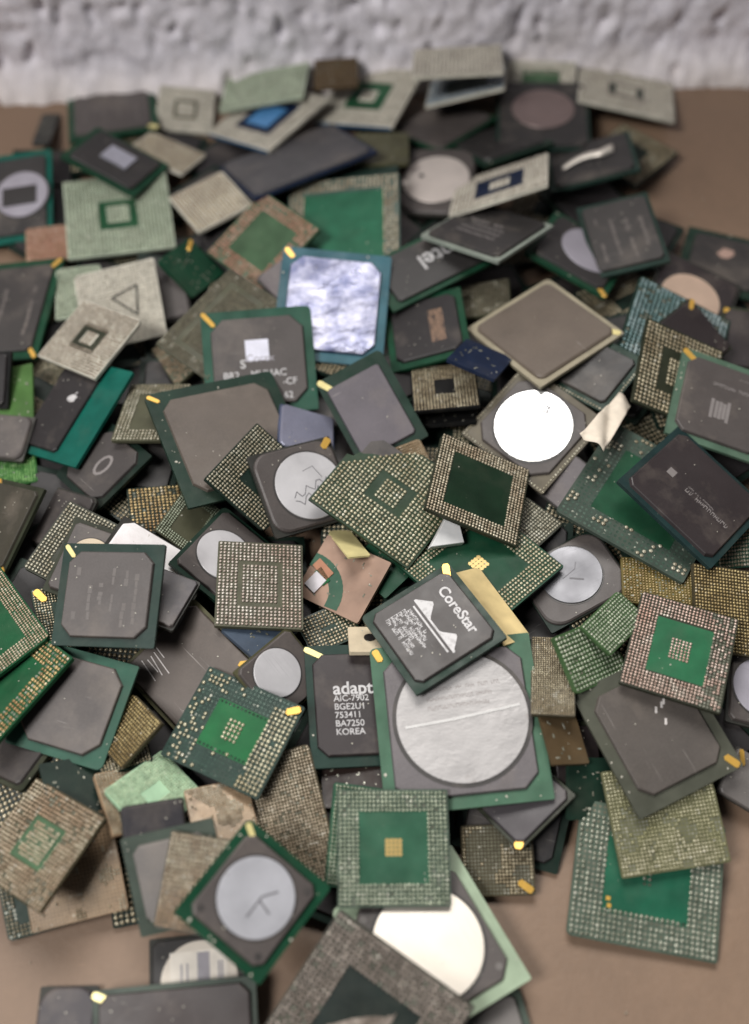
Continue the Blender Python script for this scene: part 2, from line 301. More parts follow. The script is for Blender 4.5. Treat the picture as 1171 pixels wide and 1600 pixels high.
def chip(i, spec, M, w, h):
    rg = random.Random(1000 + i); g = spec.get; kind = spec['kind']
    nm = {'cap': 'slug_chip' if g('slug') else 'capped_chip', 'ball': 'ball_grid_chip', 'plain': 'bare_chip', 'wedge': 'metal_wedge', 'scrap': 'paper_scrap'}[kind]
    gr = ('buried capped chips' if kind == 'cap' else 'buried ball side chips') if g('fill') else GROUP['slug' if g('slug') else kind] if kind in GROUP else None
    if kind == 'wedge':
        mb = MB(); mb.prism([(-w / 2, -h / 2), (w / 2, -h / 4), (w * .3, h / 2), (0, h / 2)], 0, .0024, .0002, .0002)
        o = mb.build(nm, m_flat('bright_metal', (250, 250, 250), .1, .3)); o.matrix_world = M; tag(o, spec['label'], 'metal scrap'); return
    if kind == 'scrap':
        V = []; Fq = []; n = 14
        for a in range(n + 1):
            for b in range(n + 1):
                x = (a / n - .5) * w * (.9 - .35 * b / n); y = (b / n - .5) * h
                V.append((x, y, .0012 * noise.noise(Vector((x * 260, y * 260, 1))) + .0016 * abs(math.sin(x * 420 + y * 160)) + .0005))
        for a in range(n):
            for b in range(n): k = a * (n + 1) + b; Fq.append((k, k + n + 1, k + n + 2, k + 1))
        mb = MB(); mb.v = V; mb.f = Fq; o = mb.build(nm, m_flat('cream_paper', (226, 214, 196), 0, .7), None, True)
        sd = o.modifiers.new('thickness', 'SOLIDIFY'); sd.thickness = .0002; o.matrix_world = M; tag(o, spec['label'], 'paper scrap'); return
    t = bpy.data.objects.new(nm, None); COL.objects.link(t); t.empty_display_size = .005; t.matrix_world = M; tag(t, spec['label'], 'chip', gr)
    ts = .0005 if g('thin') else TS
    cut = g('cut'); poly = clip_corner(None, w, h, cut) if cut else poly_rect(w, h, .0005, 1, 0, 0, tuple(1 if rg.random() < .7 else rg.uniform(1.5, 4) for _ in range(4)))
    mb = MB(); mb.prism(poly, -ts, 0); mb.build('substrate', m_sub(g('rim') or spec['sub']), t)
    if g('rim') and spec['ring'] < spec['n'] / 2 - 1:
        mb = MB(); q = 1 - 2 * (spec['ring'] - .1) / spec['n']; mb.prism(poly_rect(w * q, h * q, .0003, 1), 0, .00003); mb.build('solder_mask', m_sub(spec['sub']), t)
        if g('m') and 'pale' in g('sol') and not g('goldm'):
            mb = MB(); q = g('m') / spec['n']; mb.prism(poly_rect(w * q, h * q, .0003, 1), 0, .00006); mb.build('core_pad', m_sub(g('rim')), t)
    if g('torn'):
        mb = MB(); mb.line([(-.46 * w + .52 * w * math.sin(a), -.42 * h + .5 * h * math.cos(a)) for a in [q * math.pi / 26 for q in range(14)]], .0042, 0, .00006); mb.build('mask_band', m_sub('greenp'), t)
        mb = MB(); mb.box(-.3 * w, .0, .3 * w, .003, .0001, .0004, -.35); mb.build('copper_strip', m_flat('orange_copper', (176, 126, 100), .3, .4), t)
        mb = MB(); mb.box(-.26 * w, -.1 * h, .24 * w, .0025, .0001, .0004, -.5); mb.build('green_strip', m_sub('brightgreen'), t)
        mb = MB(); mb.box(-.3 * w, -.22 * h, .2 * w, .005, .0001, .0006, -.3); mb.build('pale_strip', m_flat('pale_strip', (206, 202, 206), .2, .4), t)
    if not g('fill') and not g('thin') and L_TOP:
        top = {'cap': TC + .00002, 'ball': .00003, 'plain': .00002}[kind]; n = rg.randint(5, 16); sp = []
        for _ in range(n):
            u, v = rg.uniform(-.47, .47), rg.uniform(-.47, .47); sp.append((u * w, v * h))
        for part, zz, ok in (('dust_specks', top, lambda u, v: kind != 'cap' or (abs(u - g('off', (0, 0))[0]) < g('kw', g('k', .84)) / 2 - .04 and abs(v) < g('k', .84) / 2 - .04)),
                             ('rim_flecks', .00002, lambda u, v: kind == 'cap' and max(abs(u) / g('kw', g('k', .84)), abs(v) / g('k', .84)) > .53)):
            mb = MB()
            for _ in range(n if part == 'dust_specks' else 46 if g('flecks') else 14):
                u, v = rg.uniform(-.485, .485), rg.uniform(-.485, .485)
                if g('off') and part == 'rim_flecks': continue
                if not ok(u, v): continue
                q = rg.uniform(.00008, .00026) * (1.6 if part == 'rim_flecks' else 1)
                mb.prism([(u * w + q * rg.uniform(.4, 1.6) * math.cos(a0), v * h + q * rg.uniform(.4, 1.6) * math.sin(a0)) for a0 in (.2, 1.6, 2.9, 4.2, 5.3)], zz, zz + q * .5, q * .2)
            if mb.v: o = mb.build(part, DUST, t); o['kind'] = 'stuff'
    if kind == 'plain':
        for k in g('pin') or []: pin_marker(t, k, w, h, .00002, rg)
        if g('hole'): mb = MB(); mb.prism(circle(.0016, .001, .0005, 20), .00001, .0004); mb.build('hole_plug', HOLE, t)
        elif not g('thin'):
            mb = MB()
            for k in range(14): mb.box(rg.uniform(-.42, .42) * w, rg.uniform(-.42, .42) * h, rg.uniform(.0004, .0012), .0004, .00002, .00012, rg.choice((0, math.pi / 2)))
            mb.build('contact_pads', m_sol('dullsilver'), t)
        return
    if kind == 'ball':
        cp = MB(); k = .84; cp.prism(poly_rect(w * k, h * k, .08 * w)[::-1] and poly_rect(w * k, h * k, .08 * w), -ts - .0008, -ts); cp.build('mold_cap', m_mold('mold2'), t)
        n = spec['n']; nx = n; ny = max(4, int(round(n * h / w))); px = w / (nx + .6); py = h / (ny + .6); p = min(px, py)
        ring = spec['ring']; m = g('m', 0); gp = g('gap', 99); miss = g('miss', 0.); pts = []; lost = []
        for a in range(nx):
            for b in range(ny):
                x = (a - (nx - 1) / 2) * px; y = (b - (ny - 1) / 2) * py; e = min(a, b, nx - 1 - a, ny - 1 - b); cc = max(abs(a - (nx - 1) / 2) * n / nx, abs(b - (ny - 1) / 2) * n / ny)
                inr = e < ring; inm = m and cc < m / 2
                if g('gap') == 1 and not inm and not inr: inr = cc > m / 2 + 1.2
                if not (inr or inm): continue
                if cut:
                    ci, fa, fb = cut; C = [(-1, -1), (1, -1), (1, 1), (-1, 1)][ci]; u = abs(C[0] - x / (w / 2)) / 2; v = abs(C[1] - y / (h / 2)) / 2
                    fu, fv = (fa, fb) if ci % 2 == 0 else (fb, fa)
                    if u / fu + v / fv < 1.06: continue
                if g('gapring') and e in (4, 5) : continue
                pm = miss
                if g('blob') or g('patchy'): pm = 0. if noise.noise(Vector((x * 190 + i, y * 190, i * 1.7))) > (miss - .45) * 1.1 else .97
                if g('patchy'): pm = .85 if noise.noise(Vector((x * 190 + i, y * 190, i * 1.7))) > .25 else .05
                if g('side') == 1 and inr: pm = .02 if a >= nx - ring and not b > ny - 3 else (.66 if a < ring else .93)
                if g('side') == 2 and a > nx * .72: pm = .45
                (lost if rg.random() < pm or (g('goldm') and inm) else pts).append((x, y, inm))
        P = np.array([q[:2] for q in pts]).reshape(-1, 2); rr = .43 * p; hh = min(BALL, rr * 1.1)
        rng = np.random.default_rng(i)
        jit = lambda A, q: A + rng.normal(0, q * p, A.shape)
        sc = 1 + rng.normal(0, .05, (len(P), 1)); sc = np.repeat(sc, 3, 1); sc[:, 2] *= 1 + rng.normal(0, .12, len(P))
        if g('flat'): sc[:, 2] *= .12
        scatter('solder_grid', dome(rr, hh), jit(P, .03), .00001, m_sol(spec['sol']), t, sc)
        Lp = np.array([q[:2] for q in lost if not (g('goldm') and q[2])]).reshape(-1, 2)
        scatter('contact_pads', disc(rr * .8), Lp, .00003, m_sol(g('pad', 'dullsilver')), t, None, False)
        if g('goldm'):
            Lp = np.array([q[:2] for q in lost if q[2]]).reshape(-1, 2); v, f = disc(p * .62); scatter('gold_pads', (v, f), Lp, .00004, m_flat('gold_pad', (206, 178, 116), .4, .35), t, None, False)
        for k in g('pin') or []: pin_marker(t, k, w, h, .0004, rg)
        if g('edge'):
            mb = MB(); mb.box(0, -h / 2 - .0002, w * .96, .0004, -ts * .95, -.0001); mb.build('edge_strip', m_flat('blue_edge', (60, 104, 140), .2, .3), t)
        if g('core'):
            mb = MB(); mb.box(-.0 * w, -.02 * h, w * .34, h * .34, .0, .0006); mb.build('core_die', m_flat('core_' + g('core'), SUB[g('core')], .3, .3), t)
        if g('tri'):
            mb = MB(); z = hh + .00001; q = [(-.02 * w, .12 * h), (.33 * w, .05 * h), (.27 * w, -.27 * h), (-.02 * w, .12 * h)]; q = [(-.08 * w, .1 * h), (.24 * w, .2 * h), (.2 * w, -.18 * h), (-.08 * w, .1 * h)]
            mb.line(q, .0007, z, z + .00005); mb.build('outline_mark', m_flat('dark_outline', (72, 70, 60)), t)
        if g('paste'):
            mb = MB(); q = []
            base = [(-.12, -.2), (.24, -.02), (.02, .1), (-.02, .2)]; base = [(-.2, -.12), (.1, -.2), (.2, .02), (.12, .06), (.13, .2), (.06, .12)]
            for k, (u, v) in enumerate(base):
                u2, v2 = base[(k + 1) % len(base)]
                for e in range(4): tt = e / 4; q.append(((u + (u2 - u) * tt + rg.uniform(-.012, .012)) * w, (v + (v2 - v) * tt + rg.uniform(-.012, .012)) * h))
            mb.prism(q, .0, .0003, .0003, .0001); mb.build('paste_patch', m_sol('taupe2'), t)
        if g('goldspot'):
            mb = MB(); mb.box(-.24 * w, -.24 * h, .028 * w, .03 * h, 0, .0002); mb.box(-.25 * w, -.19 * h, .03 * w, .03 * h, 0, .0002); mb.build('gold_spot', GOLD, t)
        return
    # capped chip ------------------------------------------------
    k = g('k', .84); kw = g('kw', k); off = g('off', (0, 0)); cw, chh = w * kw, h * k; ox, oy = off[0] * w, off[1] * h
    ch = g('ch', .06) * min(cw, chh); soft = g('ch', .06) >= .2 or g('soft')
    cp = poly_rect(cw, chh, ch, 1 if soft else 0, ox, oy)
    mb = MB(); mb.prism(cp, 0, TC, .0003, .00018 if not soft else .0004); mb.build('mold_cap', m_mold(spec['cap']), t); z = TC + .00001
    nx = int(w / .00127); ny = int(h / .00127); P = []
    for a in range(nx):
        for b in range(ny):
            if min(a, b, nx - 1 - a, ny - 1 - b) < 2: P.append(((a - (nx - 1) / 2) * .00127, (b - (ny - 1) / 2) * .00127))
    scatter('solder_grid', dome(.00046, .0005), np.array(P).reshape(-1, 2), -ts, m_sol('bright2'), t, None, True, True)
    for q in g('pin') or []: pin_marker(t, q, w, h, .00002 if k < .93 else z, rg)
    if g('balledge'):
        P = [(x, -h / 2 + .0007) for x in np.arange(-w / 2 + .0006, w / 2, .0011)] + [(-w / 2 + .0007, y) for y in np.arange(-h / 2 + .0018, h / 2, .0011)] + [(w / 2 - .0007, y) for y in np.arange(-h / 2 + .0018, h / 2, .0011)]
        scatter('edge_contacts', dome(.0004, .0003), np.array(P), .00001, m_sol('bright'), t)
    S = g('slug')
    if S:
        sx, sy, sr, fin = S; r = sr * min(w, h) ; cx, cy = sx * w + ox, sy * h + oy
        mb = MB(); mb.prism(circle(r * 1.06, cx, cy), z, z + .00006); mb.build('disc_collar', m_mold('dark2'), t)
        mb = MB(); mb.prism(circle(r, cx, cy, 64), z, z + .0004, .0, .00012); sl = mb.build('heat_slug', m_slug(fin), t); zs = z + .00041
        if g('scrib'): scribble(t, cx, cy, r, zs, g('scrib'), rg)
        if fin == 'dented':
            mb = MB(); mb.line([(cx - r * .86, cy - r * .08), (cx - .1 * r, cy - .02 * r), (cx + r * .88, cy + r * .1)], .0007, z, zs + .00012); mb.build('crease', m_flat('bright_crease', (238, 236, 234), .7, .3), t)
            mb = MB()
            for q in range(3): glyphs(mb, cx - r * .5, cy + r * (.45 - .14 * q), r * (1.1 - .1 * q), .0011, zs - .00001, rg, .04)
            mb.build('marking', m_flat('worn_print', (150, 144, 142), .3, .5), t)
        if g('die'): mb = MB(); mb.box(cx - .03 * w, cy - .02 * h, r * 1.3, r * .8, z, zs + .0003); mb.build('die', m_mold('dark'), t)
        if g('label_on'):
            mb = MB(); mb.box(cx, cy + r * .2, r * 1.5, r * 1.1, z, zs + .0001); mb.build('paper_label', PAPER, t); mb = MB()
            mb.box(cx + .12 * r, cy + r * .2, r * .32, r * 1.0, zs + .0001, zs + .00014)
            for q in (-.45, -.3, .52, .6): mb.box(cx + q * r, cy + r * .1, r * .05, r * .7, zs + .0001, zs + .00013)
            mb.build('marking', PRINTG, t)
    if g('dieonly'): mb = MB(); mb.box(.02 * w, .05 * h, .34 * w, .34 * h, z, z + .0006); mb.build('die', m_flat('bare_die', (206, 208, 220), .8, .28), t)
    if g('dots'):
        dm = m_mold('dark2') if g('dots') == 3 else (m_mold('moldpale') if g('dots') == 4 else HOLE)
        for a, b in ((-1, -1), (1, -1), (1, 1), (-1, 1))[:g('dots')] if g('dots') > 1 else ((-.6, .1),):
            mb = MB(); mb.prism(circle(.0009, a * cw * .40 + ox, b * chh * .40 + oy, 20), z, z + (.00003 if g('dots') > 1 else .0005)); mb.build('corner_dot', dm, t)
    if g('glint'):  # bright strip added to stand in for a glint off a disc edge
        V = []; Fq = []; n = 16
        for a in range(n + 1):
            u = a / n; x = (-.33 + .6 * u) * w; y = (-.12 + .05 * math.sin(u * 3) + .1 * max(0, u - .75) * 4) * h; zz = z + .0006 + .0015 * math.sin(u * math.pi) + .003 * max(0, u - .7)
            V += [(x, y - .0008 - .0006 * u, zz), (x, y + .0008 + .0006 * u, zz + .0006 + .001 * u)]
        for a in range(n): Fq.append((2 * a, 2 * a + 2, 2 * a + 3, 2 * a + 1))
        mb = MB(); mb.v = V; mb.f = Fq; o = mb.build('glint_strip', m_flat('white_glint', (232, 224, 212), .5, .3), t, True); sd = o.modifiers.new('t', 'SOLIDIFY'); sd.thickness = .0002
    if g('blotch'): mb = MB(); mb.prism([(.0 + .003 * rg.uniform(.6, 1.2) * math.cos(q * .7), .004 + .003 * rg.uniform(.6, 1.2) * math.sin(q * .7)) for q in range(9)], z, z + .0001); mb.build('blotch', m_flat('pink_blotch', (180, 150, 136)), t)
    if g('streak'):
        mb = MB()
        for q in range(g('streak')):
            x = (-.34 + .68 * q / max(1, g('streak') - 1)) * cw + rg.uniform(-.02, .02) * cw + ox; L = chh * rg.uniform(.3, .72)
            y = -chh * .05; seg = 7
            for e in range(seg): 
                if rg.random() < .8: mb.box(x + rg.uniform(-.0002, .0002), y - L / 2 + L * (e + .5) / seg + oy, rg.uniform(.0006, .0013), L / seg * .9, z, z + .00001 + .00001 * rg.random())
        mb.build('faint_marking', m_mold('faint'), t)
    if g('scratch'):
        mb = MB()
        if g('scratch') == 1:
            for q in range(5): x = -.42 * cw + rg.uniform(0, .1) * cw; y = -.3 * chh + q * .05 * chh; mb.line([(x, y), (x + rg.uniform(.1, .3) * cw, y - rg.uniform(.0, .05) * chh)], .00025, z, z + .00003)
        else:
            for u, v in ((-.22, .22), (-.2, .18), (-.18, .1), (-.05, .13)): mb.line([(u * cw, v * chh), (u * cw + .0012, v * chh - .0007)], .0006, z, z + .00003)
        mb.build('scratches', m_flat('white_scuff', (214, 208, 204)), t)
    mk = g('marks')
    if mk:
        mb = MB(); mat = PRINT2
        if mk == 1:
            for q in range(4): glyphs(mb, -.28 * cw, (.1 - .1 * q) * chh, cw * (.5 if q else .4), .0014 if q else .002, z, rg)
        elif mk == 2:
            mat = GPRINT
            for q in range(6): glyphs(mb, (.08 + .035 * q) * cw, .26 * chh, .55 * chh, .0009, z, rg, -math.pi / 2)
        elif mk == 3:
            mb.line([(.05 * cw + .002 * math.cos(q * .5), .0034 * math.sin(q * .5)) for q in range(14)], .0009, z, z + .00003)
        elif mk == 4:
            glyphs(mb, -.2 * cw, .22 * chh, .55 * cw, .0012, z, rg)
            for q in range(5): mb.box((-.12 + .045 * q + rg.uniform(-.01, .01)) * cw, -.1 * chh, .04 * cw, chh * rg.uniform(.2, .36), z, z + .00002)
        elif mk == 5:
            glyphs(mb, -.08 * cw, -.06 * chh, .48 * cw, .0016, z, rg); glyphs(mb, -.08 * cw, -.01 * chh, .3 * cw, .0007, z, rg)
            mb.box(-.28 * cw, -.02 * chh, .08 * cw, .09 * chh, z, z + .00003)
        mb.build('marking', mat, t)
    if g('logo'):
        mb = MB(); r = .0019; cx, cy = ox + .09 * w, .1 * h
        mb.prism([(cx + r * (1 + .14 * math.cos(2 * a - 1.57) - (.3 if abs(a) < .35 else 0)) * math.cos(a), cy + r * .72 * math.sin(a)) for a in [q * math.pi / 14 - math.pi + .01 for q in range(28)]], z, z + .00003)
        mb.prism([(cx + .0001, cy + r * .85), (cx + .0007, cy + r * .95), (cx + .0009, cy + r * 1.35), (cx + .0003, cy + r * 1.2)], z, z + .00003); mb.build('marking', PRINT, t)
    tx = g('text')
    if tx == 'corex':
        mb = MB(); mb.box(-.01 * w, .1 * h, .21 * w, .2 * h, z, z + .00002); mb.build('marking', m_flat('white_square', (226, 226, 240)), t)
        text('S', .0038, -.17 * w, -.03 * h, z, PRINT, t, bold=.02); text('Corex', .0034, -.115 * w, .02 * h, z + .00004, PRINTG, t); text('BR2    MHMAC', .0031, -.33 * w, -.13 * h, z, PRINT, t, bold=.01)
        text('-CF', .003, .2 * w, -.22 * h, z, PRINT, t, bold=.01); text('62', .003, .2 * w, -.35 * h, z, PRINT, t, bold=.01)
    elif tx == 'adap':
        text('adaptec', .0049, -.2 * w, .12 * h, z, PRINT, t, bold=.02)
        for q, sline in enumerate(('AIC-7902', 'BGE2U1', '753411', 'BA7250', 'KOREA')): text(sline, .0024, -.2 * w, (.04 - .068 * q) * h, z, PRINT, t, bold=.008)
    elif tx == 'intel':
        text('intel', .0085, -.3 * w, -.05 * h, z, PRINT, t, bold=.01)
    elif tx == 'core':
        text('CoreStar', .0042, 0, .285 * h, z, PRINT, t, align='CENTER', bold=.02, sx=1.05)
        mb = MB(); y0 = .12 * h
        up = [(u, .02 * h + (.13 * h * max(0, 1 - abs((u + .2 * w) / (.13 * w))) + .12 * h * max(0, 1 - abs((u - .22 * w) / (.12 * w))))) for u in np.linspace(-.33 * w, .36 * w, 24)]
        mb.prism([(-.33 * w, .0), (.36 * w, .0)] + [(x, y) for x, y in reversed(up)], z, z + .00003); mb.build('marking', PRINT, t)
        mb = MB(); mb.box(.02 * w, -.035 * h, .6 * w, .018 * h, z, z + .00003)
        for q in range(6): glyphs(mb, -.3 * w, (-.09 - .045 * q) * h, (.34 + .05 * (q % 3)) * w, .0011, z, rg)
        mb.build('marking', PRINT, t)
# position (mm), quaternion, width and depth (mm), look
CHIPS = [  # filler chips come first, added and coloured dark so gaps look shaded
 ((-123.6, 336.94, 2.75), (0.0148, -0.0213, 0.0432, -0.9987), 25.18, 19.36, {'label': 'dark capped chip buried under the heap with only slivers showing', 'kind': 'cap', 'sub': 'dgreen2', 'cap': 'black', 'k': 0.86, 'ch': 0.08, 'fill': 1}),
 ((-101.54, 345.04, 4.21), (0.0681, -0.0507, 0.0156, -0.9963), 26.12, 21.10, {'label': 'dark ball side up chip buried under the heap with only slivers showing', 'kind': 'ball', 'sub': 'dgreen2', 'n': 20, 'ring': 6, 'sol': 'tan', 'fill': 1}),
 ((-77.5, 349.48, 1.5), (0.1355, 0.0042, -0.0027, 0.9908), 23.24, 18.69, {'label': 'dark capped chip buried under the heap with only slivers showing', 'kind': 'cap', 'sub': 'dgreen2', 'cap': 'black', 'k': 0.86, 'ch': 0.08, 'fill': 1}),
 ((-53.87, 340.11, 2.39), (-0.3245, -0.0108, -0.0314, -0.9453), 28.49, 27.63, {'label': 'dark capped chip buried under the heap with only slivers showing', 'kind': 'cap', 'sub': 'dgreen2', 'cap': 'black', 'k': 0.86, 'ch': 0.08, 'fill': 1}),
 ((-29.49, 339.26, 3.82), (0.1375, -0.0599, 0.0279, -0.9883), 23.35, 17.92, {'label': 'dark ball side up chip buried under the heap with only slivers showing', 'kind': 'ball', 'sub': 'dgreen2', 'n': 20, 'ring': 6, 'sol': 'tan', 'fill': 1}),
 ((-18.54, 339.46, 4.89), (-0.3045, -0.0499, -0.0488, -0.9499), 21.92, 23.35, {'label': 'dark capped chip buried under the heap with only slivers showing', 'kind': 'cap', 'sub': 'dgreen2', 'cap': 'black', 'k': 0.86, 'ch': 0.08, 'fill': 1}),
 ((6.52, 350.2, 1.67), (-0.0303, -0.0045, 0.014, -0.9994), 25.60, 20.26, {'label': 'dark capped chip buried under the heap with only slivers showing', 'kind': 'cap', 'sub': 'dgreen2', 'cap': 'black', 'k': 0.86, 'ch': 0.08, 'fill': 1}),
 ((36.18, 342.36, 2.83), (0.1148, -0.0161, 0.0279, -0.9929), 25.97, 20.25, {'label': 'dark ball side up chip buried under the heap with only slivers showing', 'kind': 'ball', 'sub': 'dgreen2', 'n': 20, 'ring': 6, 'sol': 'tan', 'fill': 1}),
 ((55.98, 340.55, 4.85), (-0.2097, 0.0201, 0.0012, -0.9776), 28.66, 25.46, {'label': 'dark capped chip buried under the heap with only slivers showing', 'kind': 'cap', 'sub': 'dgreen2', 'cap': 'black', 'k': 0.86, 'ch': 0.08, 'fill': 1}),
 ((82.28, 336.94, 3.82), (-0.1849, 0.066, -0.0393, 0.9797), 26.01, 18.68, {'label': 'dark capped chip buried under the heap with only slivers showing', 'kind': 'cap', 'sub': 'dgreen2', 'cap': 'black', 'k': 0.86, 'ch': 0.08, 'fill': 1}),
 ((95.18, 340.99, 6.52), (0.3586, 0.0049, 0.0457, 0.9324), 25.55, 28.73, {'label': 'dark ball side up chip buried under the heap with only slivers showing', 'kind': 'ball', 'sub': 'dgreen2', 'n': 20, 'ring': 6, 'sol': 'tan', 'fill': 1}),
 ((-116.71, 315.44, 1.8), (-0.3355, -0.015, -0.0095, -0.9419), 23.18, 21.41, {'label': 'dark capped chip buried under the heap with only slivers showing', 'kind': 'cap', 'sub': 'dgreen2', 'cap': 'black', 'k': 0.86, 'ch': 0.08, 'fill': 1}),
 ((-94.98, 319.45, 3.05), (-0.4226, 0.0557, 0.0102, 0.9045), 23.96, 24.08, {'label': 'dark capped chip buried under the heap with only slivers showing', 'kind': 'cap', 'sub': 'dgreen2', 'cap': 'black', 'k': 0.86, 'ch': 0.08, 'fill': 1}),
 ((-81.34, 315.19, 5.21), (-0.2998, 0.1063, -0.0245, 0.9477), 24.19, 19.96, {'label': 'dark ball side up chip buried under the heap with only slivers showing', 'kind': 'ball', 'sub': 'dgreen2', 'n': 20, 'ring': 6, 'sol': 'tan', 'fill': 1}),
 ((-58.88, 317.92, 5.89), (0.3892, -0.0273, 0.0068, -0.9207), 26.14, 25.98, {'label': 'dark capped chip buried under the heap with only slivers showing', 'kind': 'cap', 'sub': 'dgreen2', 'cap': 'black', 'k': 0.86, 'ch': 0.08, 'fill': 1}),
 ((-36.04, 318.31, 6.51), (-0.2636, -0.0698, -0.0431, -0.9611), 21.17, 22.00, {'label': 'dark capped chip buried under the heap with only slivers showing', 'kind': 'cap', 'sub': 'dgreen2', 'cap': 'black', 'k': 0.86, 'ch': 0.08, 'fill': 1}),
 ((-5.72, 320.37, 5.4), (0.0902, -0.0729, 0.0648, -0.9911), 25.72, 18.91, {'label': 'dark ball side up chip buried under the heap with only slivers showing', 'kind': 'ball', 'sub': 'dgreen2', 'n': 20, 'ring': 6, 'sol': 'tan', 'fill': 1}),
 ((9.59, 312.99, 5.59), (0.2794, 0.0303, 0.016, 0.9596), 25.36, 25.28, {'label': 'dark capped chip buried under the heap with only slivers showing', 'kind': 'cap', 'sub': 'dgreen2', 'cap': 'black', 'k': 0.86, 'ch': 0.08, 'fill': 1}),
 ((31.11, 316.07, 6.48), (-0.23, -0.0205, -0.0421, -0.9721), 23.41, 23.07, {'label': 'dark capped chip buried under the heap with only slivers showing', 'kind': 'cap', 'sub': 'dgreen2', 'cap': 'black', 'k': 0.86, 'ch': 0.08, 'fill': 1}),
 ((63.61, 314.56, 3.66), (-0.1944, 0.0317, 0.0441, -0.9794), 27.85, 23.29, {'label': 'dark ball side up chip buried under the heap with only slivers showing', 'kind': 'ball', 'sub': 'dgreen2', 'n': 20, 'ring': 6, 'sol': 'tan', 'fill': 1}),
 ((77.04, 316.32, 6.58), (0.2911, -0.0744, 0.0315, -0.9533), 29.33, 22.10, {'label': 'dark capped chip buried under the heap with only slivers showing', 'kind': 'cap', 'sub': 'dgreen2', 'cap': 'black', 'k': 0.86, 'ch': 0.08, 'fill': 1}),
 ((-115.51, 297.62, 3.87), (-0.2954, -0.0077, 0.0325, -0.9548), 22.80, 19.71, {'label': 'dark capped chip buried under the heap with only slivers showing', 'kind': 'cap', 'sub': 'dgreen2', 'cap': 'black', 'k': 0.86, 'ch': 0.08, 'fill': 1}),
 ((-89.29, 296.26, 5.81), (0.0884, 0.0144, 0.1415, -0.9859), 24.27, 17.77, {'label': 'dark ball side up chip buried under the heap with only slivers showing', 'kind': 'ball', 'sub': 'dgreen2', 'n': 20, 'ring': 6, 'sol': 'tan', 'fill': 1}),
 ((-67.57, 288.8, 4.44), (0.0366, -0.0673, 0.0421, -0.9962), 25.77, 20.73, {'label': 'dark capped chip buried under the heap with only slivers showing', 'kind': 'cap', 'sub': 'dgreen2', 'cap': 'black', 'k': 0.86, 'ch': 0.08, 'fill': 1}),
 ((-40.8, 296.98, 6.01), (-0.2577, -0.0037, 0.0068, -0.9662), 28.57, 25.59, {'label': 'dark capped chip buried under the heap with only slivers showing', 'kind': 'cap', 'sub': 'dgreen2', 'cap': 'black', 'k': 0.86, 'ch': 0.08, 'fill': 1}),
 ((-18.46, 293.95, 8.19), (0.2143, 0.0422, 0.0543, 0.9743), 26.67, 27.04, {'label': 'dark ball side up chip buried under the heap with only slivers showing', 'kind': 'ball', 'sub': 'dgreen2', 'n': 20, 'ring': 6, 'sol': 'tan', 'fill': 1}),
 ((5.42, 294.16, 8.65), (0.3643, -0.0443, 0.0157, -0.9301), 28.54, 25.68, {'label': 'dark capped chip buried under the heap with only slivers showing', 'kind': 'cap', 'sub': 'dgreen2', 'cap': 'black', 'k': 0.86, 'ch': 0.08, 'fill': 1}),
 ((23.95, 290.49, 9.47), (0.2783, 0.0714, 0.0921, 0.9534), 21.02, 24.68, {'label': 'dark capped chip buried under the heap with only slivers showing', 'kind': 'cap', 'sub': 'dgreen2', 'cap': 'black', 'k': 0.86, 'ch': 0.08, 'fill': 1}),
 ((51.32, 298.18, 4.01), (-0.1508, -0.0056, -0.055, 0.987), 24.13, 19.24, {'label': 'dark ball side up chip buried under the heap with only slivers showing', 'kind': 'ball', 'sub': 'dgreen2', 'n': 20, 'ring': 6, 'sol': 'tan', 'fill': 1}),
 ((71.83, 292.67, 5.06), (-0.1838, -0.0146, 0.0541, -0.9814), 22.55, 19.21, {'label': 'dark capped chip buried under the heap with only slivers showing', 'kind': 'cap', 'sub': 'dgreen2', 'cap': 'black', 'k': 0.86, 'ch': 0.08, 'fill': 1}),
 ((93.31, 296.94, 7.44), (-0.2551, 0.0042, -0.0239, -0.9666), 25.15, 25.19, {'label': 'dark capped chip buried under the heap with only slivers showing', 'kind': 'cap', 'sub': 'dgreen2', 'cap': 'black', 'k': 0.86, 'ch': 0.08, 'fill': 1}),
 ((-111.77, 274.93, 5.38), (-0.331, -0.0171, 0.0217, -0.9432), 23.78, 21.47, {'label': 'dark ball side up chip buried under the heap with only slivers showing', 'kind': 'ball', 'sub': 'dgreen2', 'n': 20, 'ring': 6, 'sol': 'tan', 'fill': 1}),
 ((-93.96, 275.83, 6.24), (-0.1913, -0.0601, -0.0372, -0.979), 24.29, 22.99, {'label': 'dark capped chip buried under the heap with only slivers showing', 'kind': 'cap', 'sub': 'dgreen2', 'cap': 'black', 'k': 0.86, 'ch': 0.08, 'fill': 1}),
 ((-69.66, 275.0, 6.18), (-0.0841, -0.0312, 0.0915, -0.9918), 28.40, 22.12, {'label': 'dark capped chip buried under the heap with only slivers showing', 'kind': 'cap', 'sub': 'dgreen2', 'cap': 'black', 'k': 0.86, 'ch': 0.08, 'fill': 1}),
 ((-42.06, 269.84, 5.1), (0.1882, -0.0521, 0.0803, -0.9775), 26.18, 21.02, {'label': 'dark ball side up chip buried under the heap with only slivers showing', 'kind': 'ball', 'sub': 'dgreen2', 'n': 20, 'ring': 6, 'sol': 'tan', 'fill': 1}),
 ((-28.22, 271.43, 11.33), (-0.3504, -0.0306, 0.005, -0.9361), 26.84, 26.84, {'label': 'dark capped chip buried under the heap with only slivers showing', 'kind': 'cap', 'sub': 'dgreen2', 'cap': 'black', 'k': 0.86, 'ch': 0.08, 'fill': 1}),
